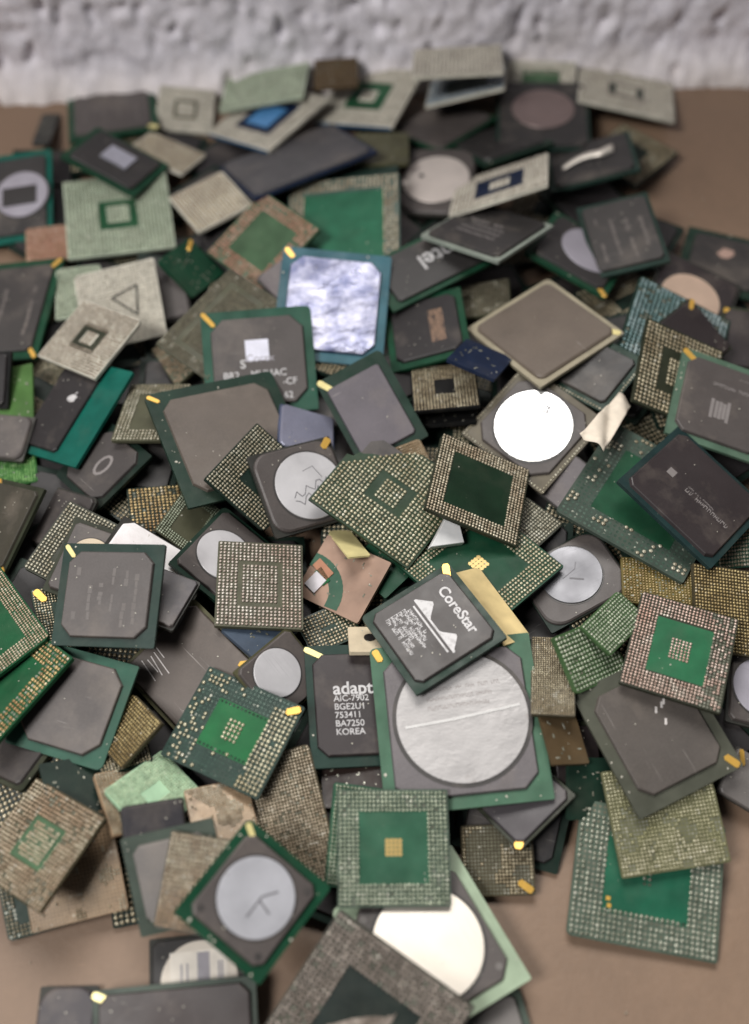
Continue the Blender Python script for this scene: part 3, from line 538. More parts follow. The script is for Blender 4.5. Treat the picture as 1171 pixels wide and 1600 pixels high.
 ((0.3, 269.18, 2.22), (0.3714, -0.017, 0.0169, 0.9282), 26.39, 25.81, {'label': 'dark capped chip buried under the heap with only slivers showing', 'kind': 'cap', 'sub': 'dgreen2', 'cap': 'black', 'k': 0.86, 'ch': 0.08, 'fill': 1}),
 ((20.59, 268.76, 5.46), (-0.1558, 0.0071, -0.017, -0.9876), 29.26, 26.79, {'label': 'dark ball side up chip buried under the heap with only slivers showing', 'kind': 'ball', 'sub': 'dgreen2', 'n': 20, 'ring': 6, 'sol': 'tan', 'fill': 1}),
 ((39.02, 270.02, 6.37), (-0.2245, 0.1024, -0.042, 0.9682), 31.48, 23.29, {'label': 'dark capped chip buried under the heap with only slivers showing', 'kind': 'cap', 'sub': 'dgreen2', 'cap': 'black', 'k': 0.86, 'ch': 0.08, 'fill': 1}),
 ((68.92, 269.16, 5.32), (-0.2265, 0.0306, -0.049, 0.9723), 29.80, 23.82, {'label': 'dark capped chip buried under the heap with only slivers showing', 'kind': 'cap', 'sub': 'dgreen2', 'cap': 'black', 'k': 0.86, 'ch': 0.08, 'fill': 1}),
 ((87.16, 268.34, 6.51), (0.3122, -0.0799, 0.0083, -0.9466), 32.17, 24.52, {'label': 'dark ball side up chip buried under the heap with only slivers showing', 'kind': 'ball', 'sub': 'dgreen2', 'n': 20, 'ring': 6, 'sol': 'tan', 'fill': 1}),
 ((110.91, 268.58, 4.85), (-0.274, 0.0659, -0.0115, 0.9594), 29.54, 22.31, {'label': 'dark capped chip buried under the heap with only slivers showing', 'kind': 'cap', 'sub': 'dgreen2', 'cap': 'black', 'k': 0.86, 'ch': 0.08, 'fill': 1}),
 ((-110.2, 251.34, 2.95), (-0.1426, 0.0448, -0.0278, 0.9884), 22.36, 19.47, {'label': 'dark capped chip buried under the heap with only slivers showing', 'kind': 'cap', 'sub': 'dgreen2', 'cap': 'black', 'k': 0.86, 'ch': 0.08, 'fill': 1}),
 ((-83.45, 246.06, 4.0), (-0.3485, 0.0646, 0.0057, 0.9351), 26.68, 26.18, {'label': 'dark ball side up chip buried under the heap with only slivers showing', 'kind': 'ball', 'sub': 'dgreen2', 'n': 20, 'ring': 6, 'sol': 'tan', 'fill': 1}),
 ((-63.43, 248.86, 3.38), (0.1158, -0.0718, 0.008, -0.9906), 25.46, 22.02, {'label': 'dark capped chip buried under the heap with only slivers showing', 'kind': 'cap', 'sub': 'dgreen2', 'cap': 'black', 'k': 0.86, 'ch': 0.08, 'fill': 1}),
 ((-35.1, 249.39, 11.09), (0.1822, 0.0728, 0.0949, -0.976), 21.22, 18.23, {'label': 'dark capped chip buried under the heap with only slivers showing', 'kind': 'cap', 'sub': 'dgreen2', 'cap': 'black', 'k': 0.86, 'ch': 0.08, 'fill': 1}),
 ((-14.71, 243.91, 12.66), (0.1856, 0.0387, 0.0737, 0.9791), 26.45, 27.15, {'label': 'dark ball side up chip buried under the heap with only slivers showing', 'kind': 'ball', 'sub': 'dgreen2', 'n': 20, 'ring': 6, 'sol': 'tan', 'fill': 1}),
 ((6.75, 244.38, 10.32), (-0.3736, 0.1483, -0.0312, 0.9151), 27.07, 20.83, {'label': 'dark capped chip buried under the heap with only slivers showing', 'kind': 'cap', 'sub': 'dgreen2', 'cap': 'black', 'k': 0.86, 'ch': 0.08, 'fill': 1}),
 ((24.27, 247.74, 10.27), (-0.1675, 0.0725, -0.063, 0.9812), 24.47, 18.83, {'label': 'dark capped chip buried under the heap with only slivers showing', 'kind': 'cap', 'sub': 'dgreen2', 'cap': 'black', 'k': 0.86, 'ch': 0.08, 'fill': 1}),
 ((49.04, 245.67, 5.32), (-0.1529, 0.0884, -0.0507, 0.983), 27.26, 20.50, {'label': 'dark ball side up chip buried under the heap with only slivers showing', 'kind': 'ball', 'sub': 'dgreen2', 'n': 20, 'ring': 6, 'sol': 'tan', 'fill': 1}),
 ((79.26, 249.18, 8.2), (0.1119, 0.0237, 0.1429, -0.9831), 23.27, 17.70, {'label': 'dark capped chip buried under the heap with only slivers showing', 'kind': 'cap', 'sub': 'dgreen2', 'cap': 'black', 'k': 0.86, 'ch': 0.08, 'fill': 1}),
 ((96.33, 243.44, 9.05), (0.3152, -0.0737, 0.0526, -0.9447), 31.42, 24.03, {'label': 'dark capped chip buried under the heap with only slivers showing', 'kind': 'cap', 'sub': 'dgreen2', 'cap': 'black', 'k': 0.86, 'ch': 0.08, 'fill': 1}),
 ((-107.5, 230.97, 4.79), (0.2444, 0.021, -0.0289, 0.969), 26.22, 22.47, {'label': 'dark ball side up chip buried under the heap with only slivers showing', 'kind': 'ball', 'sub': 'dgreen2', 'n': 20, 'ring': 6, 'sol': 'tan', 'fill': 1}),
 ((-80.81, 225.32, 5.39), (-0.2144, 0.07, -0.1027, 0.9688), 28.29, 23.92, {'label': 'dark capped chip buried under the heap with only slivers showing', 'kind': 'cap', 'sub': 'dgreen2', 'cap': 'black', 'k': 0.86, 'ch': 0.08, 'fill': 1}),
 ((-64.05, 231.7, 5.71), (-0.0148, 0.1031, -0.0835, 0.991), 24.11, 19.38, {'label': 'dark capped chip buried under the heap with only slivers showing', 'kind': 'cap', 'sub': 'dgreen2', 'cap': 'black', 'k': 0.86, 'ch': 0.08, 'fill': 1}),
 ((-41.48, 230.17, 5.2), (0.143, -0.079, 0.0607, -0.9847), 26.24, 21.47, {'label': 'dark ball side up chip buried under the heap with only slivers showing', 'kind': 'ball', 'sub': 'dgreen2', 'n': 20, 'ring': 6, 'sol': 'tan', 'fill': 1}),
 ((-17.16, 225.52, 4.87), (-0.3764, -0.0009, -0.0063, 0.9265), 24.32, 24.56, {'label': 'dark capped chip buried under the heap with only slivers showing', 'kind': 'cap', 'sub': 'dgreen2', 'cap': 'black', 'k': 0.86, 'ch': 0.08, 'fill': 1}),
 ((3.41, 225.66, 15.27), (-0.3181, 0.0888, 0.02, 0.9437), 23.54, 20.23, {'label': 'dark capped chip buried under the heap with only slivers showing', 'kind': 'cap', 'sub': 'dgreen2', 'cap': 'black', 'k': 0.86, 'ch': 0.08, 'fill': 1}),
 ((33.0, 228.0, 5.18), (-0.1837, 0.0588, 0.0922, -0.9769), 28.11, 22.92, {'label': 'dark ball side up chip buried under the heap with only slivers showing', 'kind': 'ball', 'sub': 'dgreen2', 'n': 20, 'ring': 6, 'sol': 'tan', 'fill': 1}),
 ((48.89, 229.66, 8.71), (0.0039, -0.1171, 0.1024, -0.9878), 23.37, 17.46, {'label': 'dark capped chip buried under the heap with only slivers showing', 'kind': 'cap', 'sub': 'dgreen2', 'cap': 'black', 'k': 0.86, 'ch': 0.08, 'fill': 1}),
 ((79.72, 228.2, 9.34), (0.3616, -0.1637, -0.0745, 0.9148), 22.95, 19.14, {'label': 'dark capped chip buried under the heap with only slivers showing', 'kind': 'cap', 'sub': 'dgreen2', 'cap': 'black', 'k': 0.86, 'ch': 0.08, 'fill': 1}),
 ((99.86, 224.42, 11.37), (-0.1384, 0.1297, -0.1396, 0.9719), 30.95, 20.36, {'label': 'dark ball side up chip buried under the heap with only slivers showing', 'kind': 'ball', 'sub': 'dgreen2', 'n': 20, 'ring': 6, 'sol': 'tan', 'fill': 1}),
 ((-94.91, 206.32, 5.01), (-0.2227, 0.0368, 0.0734, -0.9714), 27.41, 21.58, {'label': 'dark capped chip buried under the heap with only slivers showing', 'kind': 'cap', 'sub': 'dgreen2', 'cap': 'black', 'k': 0.86, 'ch': 0.08, 'fill': 1}),
 ((-79.12, 210.47, 8.43), (-0.0321, 0.0902, -0.0552, 0.9939), 27.14, 22.93, {'label': 'dark capped chip buried under the heap with only slivers showing', 'kind': 'cap', 'sub': 'dgreen2', 'cap': 'black', 'k': 0.86, 'ch': 0.08, 'fill': 1}),
 ((-55.87, 208.43, 7.74), (-0.0843, -0.0626, 0.0315, -0.994), 27.16, 23.60, {'label': 'dark ball side up chip buried under the heap with only slivers showing', 'kind': 'ball', 'sub': 'dgreen2', 'n': 20, 'ring': 6, 'sol': 'tan', 'fill': 1}),
 ((-29.26, 206.09, 6.31), (0.2232, -0.033, 0.0763, -0.9712), 24.85, 21.51, {'label': 'dark capped chip buried under the heap with only slivers showing', 'kind': 'cap', 'sub': 'dgreen2', 'cap': 'black', 'k': 0.86, 'ch': 0.08, 'fill': 1}),
 ((-3.36, 203.54, 6.13), (0.3039, 0.0372, 0.0373, 0.9513), 28.03, 28.89, {'label': 'dark capped chip buried under the heap with only slivers showing', 'kind': 'cap', 'sub': 'dgreen2', 'cap': 'black', 'k': 0.86, 'ch': 0.08, 'fill': 1}),
 ((19.1, 209.87, 7.72), (0.0447, 0.0017, 0.0094, 0.999), 27.18, 24.33, {'label': 'dark ball side up chip buried under the heap with only slivers showing', 'kind': 'ball', 'sub': 'dgreen2', 'n': 20, 'ring': 6, 'sol': 'tan', 'fill': 1}),
 ((44.33, 208.1, 6.7), (-0.0772, 0.0842, -0.1045, 0.9879), 30.34, 22.96, {'label': 'dark capped chip buried under the heap with only slivers showing', 'kind': 'cap', 'sub': 'dgreen2', 'cap': 'black', 'k': 0.86, 'ch': 0.08, 'fill': 1}),
 ((66.07, 203.41, 5.54), (0.0329, 0.0382, -0.0723, 0.9961), 27.31, 22.34, {'label': 'dark capped chip buried under the heap with only slivers showing', 'kind': 'cap', 'sub': 'dgreen2', 'cap': 'black', 'k': 0.86, 'ch': 0.08, 'fill': 1}),
 ((83.23, 204.48, 7.18), (-0.2469, 0.07, -0.0681, 0.9641), 29.45, 22.61, {'label': 'dark ball side up chip buried under the heap with only slivers showing', 'kind': 'ball', 'sub': 'dgreen2', 'n': 20, 'ring': 6, 'sol': 'tan', 'fill': 1}),
 ((111.88, 208.89, 8.04), (-0.2876, 0.0457, -0.0455, 0.9556), 32.21, 25.27, {'label': 'dark capped chip buried under the heap with only slivers showing', 'kind': 'cap', 'sub': 'dgreen2', 'cap': 'black', 'k': 0.86, 'ch': 0.08, 'fill': 1}),
 ((-94.27, 185.63, 4.29), (-0.1262, 0.0157, 0.0955, -0.9873), 30.26, 23.96, {'label': 'dark capped chip buried under the heap with only slivers showing', 'kind': 'cap', 'sub': 'dgreen2', 'cap': 'black', 'k': 0.86, 'ch': 0.08, 'fill': 1}),
 ((-67.36, 187.87, 7.21), (-0.2741, -0.0959, 0.0089, -0.9569), 24.32, 23.61, {'label': 'dark ball side up chip buried under the heap with only slivers showing', 'kind': 'ball', 'sub': 'dgreen2', 'n': 20, 'ring': 6, 'sol': 'tan', 'fill': 1}),
 ((-47.03, 185.39, 4.91), (0.0332, -0.0956, 0.0645, -0.9928), 22.67, 18.95, {'label': 'dark capped chip buried under the heap with only slivers showing', 'kind': 'cap', 'sub': 'dgreen2', 'cap': 'black', 'k': 0.86, 'ch': 0.08, 'fill': 1}),
 ((-21.14, 189.86, 8.01), (-0.2328, -0.0327, -0.1545, 0.9596), 22.69, 19.83, {'label': 'dark capped chip buried under the heap with only slivers showing', 'kind': 'cap', 'sub': 'dgreen2', 'cap': 'black', 'k': 0.86, 'ch': 0.08, 'fill': 1}),
 ((-2.31, 183.0, 8.43), (-0.2625, -0.0791, 0.1103, -0.9553), 21.94, 20.35, {'label': 'dark ball side up chip buried under the heap with only slivers showing', 'kind': 'ball', 'sub': 'dgreen2', 'n': 20, 'ring': 6, 'sol': 'tan', 'fill': 1}),
 ((22.8, 184.57, 7.07), (-0.2816, 0.0846, -0.0523, 0.9544), 28.98, 23.98, {'label': 'dark capped chip buried under the heap with only slivers showing', 'kind': 'cap', 'sub': 'dgreen2', 'cap': 'black', 'k': 0.86, 'ch': 0.08, 'fill': 1}),
 ((50.35, 187.0, 6.42), (-0.3294, -0.0214, -0.0713, 0.9412), 22.26, 20.56, {'label': 'dark capped chip buried under the heap with only slivers showing', 'kind': 'cap', 'sub': 'dgreen2', 'cap': 'black', 'k': 0.86, 'ch': 0.08, 'fill': 1}),
 ((65.94, 184.74, 9.49), (0.1801, 0.0107, -0.1162, 0.9767), 26.63, 23.19, {'label': 'dark ball side up chip buried under the heap with only slivers showing', 'kind': 'ball', 'sub': 'dgreen2', 'n': 20, 'ring': 6, 'sol': 'tan', 'fill': 1}),
 ((93.21, 184.8, 9.54), (0.2588, -0.0692, 0.0778, -0.9603), 28.92, 22.26, {'label': 'dark capped chip buried under the heap with only slivers showing', 'kind': 'cap', 'sub': 'dgreen2', 'cap': 'black', 'k': 0.86, 'ch': 0.08, 'fill': 1}),
 ((-100.33, 165.54, 4.21), (-0.3545, 0.0198, -0.0313, 0.9343), 22.14, 23.43, {'label': 'dark capped chip buried under the heap with only slivers showing', 'kind': 'cap', 'sub': 'dgreen2', 'cap': 'black', 'k': 0.86, 'ch': 0.08, 'fill': 1}),
 ((-72.18, 164.43, 4.56), (-0.0391, 0.0148, -0.1091, 0.9932), 26.69, 22.27, {'label': 'dark ball side up chip buried under the heap with only slivers showing', 'kind': 'ball', 'sub': 'dgreen2', 'n': 20, 'ring': 6, 'sol': 'tan', 'fill': 1}),
 ((-54.68, 167.29, 6.18), (0.0405, -0.0914, 0.1102, -0.9889), 26.94, 22.36, {'label': 'dark capped chip buried under the heap with only slivers showing', 'kind': 'cap', 'sub': 'dgreen2', 'cap': 'black', 'k': 0.86, 'ch': 0.08, 'fill': 1}),
 ((-32.7, 164.37, 4.54), (0.0476, -0.0865, 0.0414, -0.9943), 25.75, 22.15, {'label': 'dark capped chip buried under the heap with only slivers showing', 'kind': 'cap', 'sub': 'dgreen2', 'cap': 'black', 'k': 0.86, 'ch': 0.08, 'fill': 1}),
 ((-1.96, 166.81, 6.09), (-0.0075, 0.0015, 0.1658, -0.9861), 27.83, 22.32, {'label': 'dark ball side up chip buried under the heap with only slivers showing', 'kind': 'ball', 'sub': 'dgreen2', 'n': 20, 'ring': 6, 'sol': 'tan', 'fill': 1}),
 ((14.67, 166.05, 7.77), (-0.0508, -0.0681, 0.1866, -0.9787), 29.78, 23.79, {'label': 'dark capped chip buried under the heap with only slivers showing', 'kind': 'cap', 'sub': 'dgreen2', 'cap': 'black', 'k': 0.86, 'ch': 0.08, 'fill': 1}),
 ((46.55, 169.8, 5.5), (-0.0428, 0.0516, 0.1674, -0.9836), 23.52, 18.97, {'label': 'dark capped chip buried under the heap with only slivers showing', 'kind': 'cap', 'sub': 'dgreen2', 'cap': 'black', 'k': 0.86, 'ch': 0.08, 'fill': 1}),
 ((64.67, 163.68, 7.96), (-0.2991, 0.0192, -0.1056, 0.9482), 26.08, 22.46, {'label': 'dark ball side up chip buried under the heap with only slivers showing', 'kind': 'ball', 'sub': 'dgreen2', 'n': 20, 'ring': 6, 'sol': 'tan', 'fill': 1}),
 ((87.13, 167.89, 9.83), (-0.0991, 0.0664, -0.169, 0.9784), 31.23, 23.49, {'label': 'dark capped chip buried under the heap with only slivers showing', 'kind': 'cap', 'sub': 'dgreen2', 'cap': 'black', 'k': 0.86, 'ch': 0.08, 'fill': 1}),
 ((-96.32, 152.35, 5.48), (-0.2053, -0.0468, 0.0913, -0.9733), 24.38, 20.91, {'label': 'dark capped chip buried under the heap with only slivers showing', 'kind': 'cap', 'sub': 'dgreen2', 'cap': 'black', 'k': 0.86, 'ch': 0.08, 'fill': 1}),
 ((-72.63, 149.21, 6.78), (-0.0939, -0.0312, 0.1382, -0.9855), 27.34, 22.66, {'label': 'dark ball side up chip buried under the heap with only slivers showing', 'kind': 'ball', 'sub': 'dgreen2', 'n': 20, 'ring': 6, 'sol': 'tan', 'fill': 1}),
 ((-53.85, 145.96, 6.81), (-0.2519, -0.1123, 0.043, -0.9603), 25.21, 23.80, {'label': 'dark capped chip buried under the heap with only slivers showing', 'kind': 'cap', 'sub': 'dgreen2', 'cap': 'black', 'k': 0.86, 'ch': 0.08, 'fill': 1}),
 ((-29.28, 151.08, 6.0), (0.054, -0.0898, 0.1091, -0.9885), 26.37, 21.92, {'label': 'dark capped chip buried under the heap with only slivers showing', 'kind': 'cap', 'sub': 'dgreen2', 'cap': 'black', 'k': 0.86, 'ch': 0.08, 'fill': 1}),
 ((-4.33, 149.09, 5.49), (-0.0154, -0.0327, -0.1475, 0.9884), 24.11, 19.80, {'label': 'dark ball side up chip buried under the heap with only slivers showing', 'kind': 'ball', 'sub': 'dgreen2', 'n': 20, 'ring': 6, 'sol': 'tan', 'fill': 1}),
 ((17.99, 147.45, 5.92), (0.1252, -0.0814, 0.1143, -0.9822), 27.71, 22.47, {'label': 'dark capped chip buried under the heap with only slivers showing', 'kind': 'cap', 'sub': 'dgreen2', 'cap': 'black', 'k': 0.86, 'ch': 0.08, 'fill': 1}),
 ((47.69, 148.23, 4.2), (-0.2452, -0.0667, -0.0181, 0.967), 23.94, 22.34, {'label': 'dark capped chip buried under the heap with only slivers showing', 'kind': 'cap', 'sub': 'dgreen2', 'cap': 'black', 'k': 0.86, 'ch': 0.08, 'fill': 1}),
 ((69.72, 145.09, 7.22), (-0.2992, 0.0303, -0.1065, 0.9478), 25.41, 21.75, {'label': 'dark ball side up chip buried under the heap with only slivers showing', 'kind': 'ball', 'sub': 'dgreen2', 'n': 20, 'ring': 6, 'sol': 'tan', 'fill': 1}),
 ((88.83, 143.74, 8.4), (0.2549, 0.004, -0.0458, 0.9659), 27.94, 27.98, {'label': 'dark capped chip buried under the heap with only slivers showing', 'kind': 'cap', 'sub': 'dgreen2', 'cap': 'black', 'k': 0.86, 'ch': 0.08, 'fill': 1}),
 ((-91.28, 132.4, 4.31), (-0.2034, 0.0023, -0.1129, 0.9726), 23.80, 22.23, {'label': 'dark capped chip buried under the heap with only slivers showing', 'kind': 'cap', 'sub': 'dgreen2', 'cap': 'black', 'k': 0.86, 'ch': 0.08, 'fill': 1}),
 ((-66.53, 126.92, 5.8), (-0.0516, 0.0087, 0.1381, -0.989), 29.15, 24.23, {'label': 'dark ball side up chip buried under the heap with only slivers showing', 'kind': 'ball', 'sub': 'dgreen2', 'n': 20, 'ring': 6, 'sol': 'tan', 'fill': 1}),
 ((-42.49, 129.91, 6.4), (-0.1779, 0.1102, -0.1419, 0.9675), 22.81, 19.71, {'label': 'dark capped chip buried under the heap with only slivers showing', 'kind': 'cap', 'sub': 'dgreen2', 'cap': 'black', 'k': 0.86, 'ch': 0.08, 'fill': 1}),
 ((-17.97, 128.54, 5.24), (0.337, -0.0648, 0.0121, -0.9392), 29.94, 28.44, {'label': 'dark capped chip buried under the heap with only slivers showing', 'kind': 'cap', 'sub': 'dgreen2', 'cap': 'black', 'k': 0.86, 'ch': 0.08, 'fill': 1}),
 ((5.13, 128.84, 7.2), (0.2083, -0.0345, 0.108, -0.9715), 26.51, 23.15, {'label': 'dark ball side up chip buried under the heap with only slivers showing', 'kind': 'ball', 'sub': 'dgreen2', 'n': 20, 'ring': 6, 'sol': 'tan', 'fill': 1}),
 ((34.28, 132.51, 4.46), (-0.3504, 0.0223, 0.0451, -0.9352), 22.66, 22.48, {'label': 'dark capped chip buried under the heap with only slivers showing', 'kind': 'cap', 'sub': 'dgreen2', 'cap': 'black', 'k': 0.86, 'ch': 0.08, 'fill': 1}),
 ((52.01, 128.57, 6.84), (-0.0119, 0.0382, -0.1603, 0.9863), 27.59, 22.73, {'label': 'dark capped chip buried under the heap with only slivers showing', 'kind': 'cap', 'sub': 'dgreen2', 'cap': 'black', 'k': 0.86, 'ch': 0.08, 'fill': 1}),
 ((76.03, 129.72, 10.65), (-0.2509, 0.0082, 0.1629, -0.9542), 27.13, 25.48, {'label': 'dark ball side up chip buried under the heap with only slivers showing', 'kind': 'ball', 'sub': 'dgreen2', 'n': 20, 'ring': 6, 'sol': 'tan', 'fill': 1}),
 ((-80.27, 114.31, 5.49), (0.3071, 0.0141, -0.042, 0.9506), 30.75, 27.04, {'label': 'dark capped chip buried under the heap with only slivers showing', 'kind': 'cap', 'sub': 'dgreen2', 'cap': 'black', 'k': 0.86, 'ch': 0.08, 'fill': 1}),
 ((-59.36, 109.17, 6.25), (0.0993, 0.1154, -0.0876, 0.9844), 26.10, 22.99, {'label': 'dark capped chip buried under the heap with only slivers showing', 'kind': 'cap', 'sub': 'dgreen2', 'cap': 'black', 'k': 0.86, 'ch': 0.08, 'fill': 1}),
 ((-35.11, 111.25, 6.52), (-0.0798, -0.0227, -0.1769, 0.9807), 23.00, 19.85, {'label': 'dark ball side up chip buried under the heap with only slivers showing', 'kind': 'ball', 'sub': 'dgreen2', 'n': 20, 'ring': 6, 'sol': 'tan', 'fill': 1}),
 ((-9.44, 108.51, 6.16), (0.2335, 0.0764, -0.1058, 0.9636), 25.57, 23.57, {'label': 'dark capped chip buried under the heap with only slivers showing', 'kind': 'cap', 'sub': 'dgreen2', 'cap': 'black', 'k': 0.86, 'ch': 0.08, 'fill': 1}),
 ((14.89, 111.71, 6.09), (0.229, 0.079, -0.0451, 0.9692), 23.50, 22.43, {'label': 'dark capped chip buried under the heap with only slivers showing', 'kind': 'cap', 'sub': 'dgreen2', 'cap': 'black', 'k': 0.86, 'ch': 0.08, 'fill': 1}),
 ((37.01, 113.99, 7.53), (0.2948, 0.0094, 0.1201, -0.9479), 28.53, 25.99, {'label': 'dark ball side up chip buried under the heap with only slivers showing', 'kind': 'ball', 'sub': 'dgreen2', 'n': 20, 'ring': 6, 'sol': 'tan', 'fill': 1}),
 ((62.47, 108.52, 5.73), (-0.098, 0.0517, -0.142, 0.9836), 27.06, 22.33, {'label': 'dark capped chip buried under the heap with only slivers showing', 'kind': 'cap', 'sub': 'dgreen2', 'cap': 'black', 'k': 0.86, 'ch': 0.08, 'fill': 1}),
 ((85.26, 110.39, 7.8), (0.3456, 0.0179, 0.1076, -0.932), 28.62, 25.83, {'label': 'dark capped chip buried under the heap with only slivers showing', 'kind': 'cap', 'sub': 'dgreen2', 'cap': 'black', 'k': 0.86, 'ch': 0.08, 'fill': 1}),
 ((-84.57, 91.71, 6.85), (0.2339, 0.0208, 0.1422, -0.9616), 27.75, 26.94, {'label': 'dark ball side up chip buried under the heap with only slivers showing', 'kind': 'ball', 'sub': 'dgreen2', 'n': 20, 'ring': 6, 'sol': 'tan', 'fill': 1}),
 ((-64.2, 90.45, 6.25), (-0.3242, 0.0775, -0.1349, 0.9331), 26.25, 26.33, {'label': 'dark capped chip buried under the heap with only slivers showing', 'kind': 'cap', 'sub': 'dgreen2', 'cap': 'black', 'k': 0.86, 'ch': 0.08, 'fill': 1}),
 ((-37.56, 91.99, 4.19), (0.0548, 0.0482, -0.0608, 0.9955), 28.73, 25.45, {'label': 'dark capped chip buried under the heap with only slivers showing', 'kind': 'cap', 'sub': 'dgreen2', 'cap': 'black', 'k': 0.86, 'ch': 0.08, 'fill': 1}),
 ((-19.06, 93.97, 6.56), (0.0121, 0.0552, -0.1375, 0.9889), 23.24, 20.23, {'label': 'dark ball side up chip buried under the heap with only slivers showing', 'kind': 'ball', 'sub': 'dgreen2', 'n': 20, 'ring': 6, 'sol': 'tan', 'fill': 1}),
 ((7.47, 92.57, 4.7), (0.0934, 0.0123, 0.134, -0.9865), 24.94, 21.92, {'label': 'dark capped chip buried under the heap with only slivers showing', 'kind': 'cap', 'sub': 'dgreen2', 'cap': 'black', 'k': 0.86, 'ch': 0.08, 'fill': 1}),
 ((36.59, 92.46, 5.3), (-0.1342, -0.0081, 0.1322, -0.9821), 27.81, 25.10, {'label': 'dark capped chip buried under the heap with only slivers showing', 'kind': 'cap', 'sub': 'dgreen2', 'cap': 'black', 'k': 0.86, 'ch': 0.08, 'fill': 1}),
 ((-53.63, 78.59, 6.4), (0.1002, -0.0159, 0.1817, -0.9781), 28.56, 26.11, {'label': 'dark ball side up chip buried under the heap with only slivers showing', 'kind': 'ball', 'sub': 'dgreen2', 'n': 20, 'ring': 6, 'sol': 'tan', 'fill': 1}),
 ((-34.97, 76.39, 6.34), (0.3202, 0.1389, -0.1013, 0.9316), 24.00, 22.74, {'label': 'dark capped chip buried under the heap with only slivers showing', 'kind': 'cap', 'sub': 'dgreen2', 'cap': 'black', 'k': 0.86, 'ch': 0.08, 'fill': 1}),
 ((-9.71, 78.4, 5.77), (-0.1851, -0.0488, 0.0869, -0.9777), 30.05, 27.41, {'label': 'dark capped chip buried under the heap with only slivers showing', 'kind': 'cap', 'sub': 'dgreen2', 'cap': 'black', 'k': 0.86, 'ch': 0.08, 'fill': 1}),
 ((-83.44, 72.77, 6.01), (0.9761, 0.1723, -0.0141, 0.1319), 20.73, 20.82, {'label': 'dark green chip corner with silver balls poking out at the far left front', 'kind': 'ball', 'sub': 'dgreen', 'n': 20, 'ring': 3, 'miss': 0.3, 'sol': 'bright'}),
 ((-75.6, 76.25, 9.63), (-0.9779, -0.1706, 0.0155, -0.12), 24.11, 24.85, {'label': 'tan stripped chip on the brown board with a patch of silver balls left', 'kind': 'ball', 'sub': 'tan', 'n': 26, 'ring': 13, 'sol': 'bright', 'miss': 0.72, 'blob': 1, 'pad': 'copper'}),
 ((-74.86, 95.35, 14.72), (0.9644, -0.085, 0.1768, 0.1771), 17.22, 17.97, {'label': 'plain dark green chip back below the teal rimmed cap', 'kind': 'plain', 'sub': 'dgreen2'}),
 ((30.93, 371.07, 24.82), (-0.9835, 0.1752, 0.0405, 0.0215), 33.49, 34.46, {'label': 'pale chip leaning on the rough wall at back centre', 'kind': 'ball', 'sub': 'olive', 'n': 22, 'ring': 11, 'sol': 'pale', 'rim': 'palerim'}),
 ((-14.71, 376.03, 15.62), (0.9995, -0.0145, -0.0227, 0.0165), 16.69, 17.95, {'label': 'brown gold chip scrap against the rough wall', 'kind': 'plain', 'sub': 'browngold'}),
 ((-126.02, 358.51, 3.79), (-0.9936, 0.1122, 0.0016, -0.0155), 6.78, 24.43, {'label': 'thin dark sliver standing on the board at far left back', 'kind': 'plain', 'sub': 'dgrey'}),
 ((-95.65, 106.51, 9.95), (-0.9613, 0.0623, 0.1401, 0.2288), 21.86, 16.11, {'label': 'olive rimmed dark chip under the teal rimmed cap at left edge', 'kind': 'cap', 'sub': 'dolive', 'cap': 'mold2', 'k': 0.86}),
 ((-117.53, 204.53, 5.95), (-0.9935, 0.0052, 0.0257, -0.111), 23.86, 26.16, {'label': 'bright green ball chip at left edge below grey rounded cap', 'kind': 'ball', 'sub': 'lime', 'n': 26, 'ring': 13, 'sol': 'greenish', 'miss': 0.05}),
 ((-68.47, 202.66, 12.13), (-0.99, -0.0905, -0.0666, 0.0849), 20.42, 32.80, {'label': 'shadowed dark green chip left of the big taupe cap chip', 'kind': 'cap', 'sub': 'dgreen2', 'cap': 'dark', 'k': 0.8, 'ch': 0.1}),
 ((-61.1, 241.56, 13.0), (0.8525, 0.168, -0.1504, -0.4715), 19.54, 19.15, {'label': 'small ball chip with white nick left of white square print chip', 'kind': 'ball', 'sub': 'olive', 'n': 18, 'ring': 9, 'sol': 'coppermix', 'miss': 0.2}),
 ((64.77, 379.83, 9.6), (0.9893, 0.128, -0.0391, -0.0575), 26.44, 17.23, {'label': 'pale green ball chip behind the dull pink oval disc', 'kind': 'ball', 'sub': 'green4', 'n': 22, 'ring': 5, 'sol': 'pale', 'rim': 'palerim', 'miss': 0.2}),
 ((-42.67, 375.14, 9.94), (-0.9899, -0.003, 0.1345, 0.044), 34.26, 20.42, {'label': 'grey green ball chip against wall above the blue windowed frame', 'kind': 'ball', 'sub': 'olive', 'n': 20, 'ring': 10, 'sol': 'palegreen', 'rim': 'palegrim'}),
 ((-73.2, 368.34, 4.84), (0.9951, 0.0782, 0.0606, -0.0068), 21.57, 21.57, {'label': 'pale ball chip with dark square outline at back left wall', 'kind': 'ball', 'sub': 'olive', 'n': 20, 'ring': 6, 'm': 6, 'sol': 'pale', 'rim': 'palerim'}),
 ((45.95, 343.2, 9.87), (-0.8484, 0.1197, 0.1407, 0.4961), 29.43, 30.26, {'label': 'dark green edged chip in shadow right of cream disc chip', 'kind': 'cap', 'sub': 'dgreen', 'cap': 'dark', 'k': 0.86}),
 ((-65.63, 106.26, 13.17), (0.9742, -0.1325, -0.0151, 0.182), 13.49, 12.86, {'label': 'dark ball chip in the gap above pale mint chip', 'kind': 'ball', 'sub': 'dgreen2', 'n': 16, 'ring': 8, 'sol': 'tan'}),
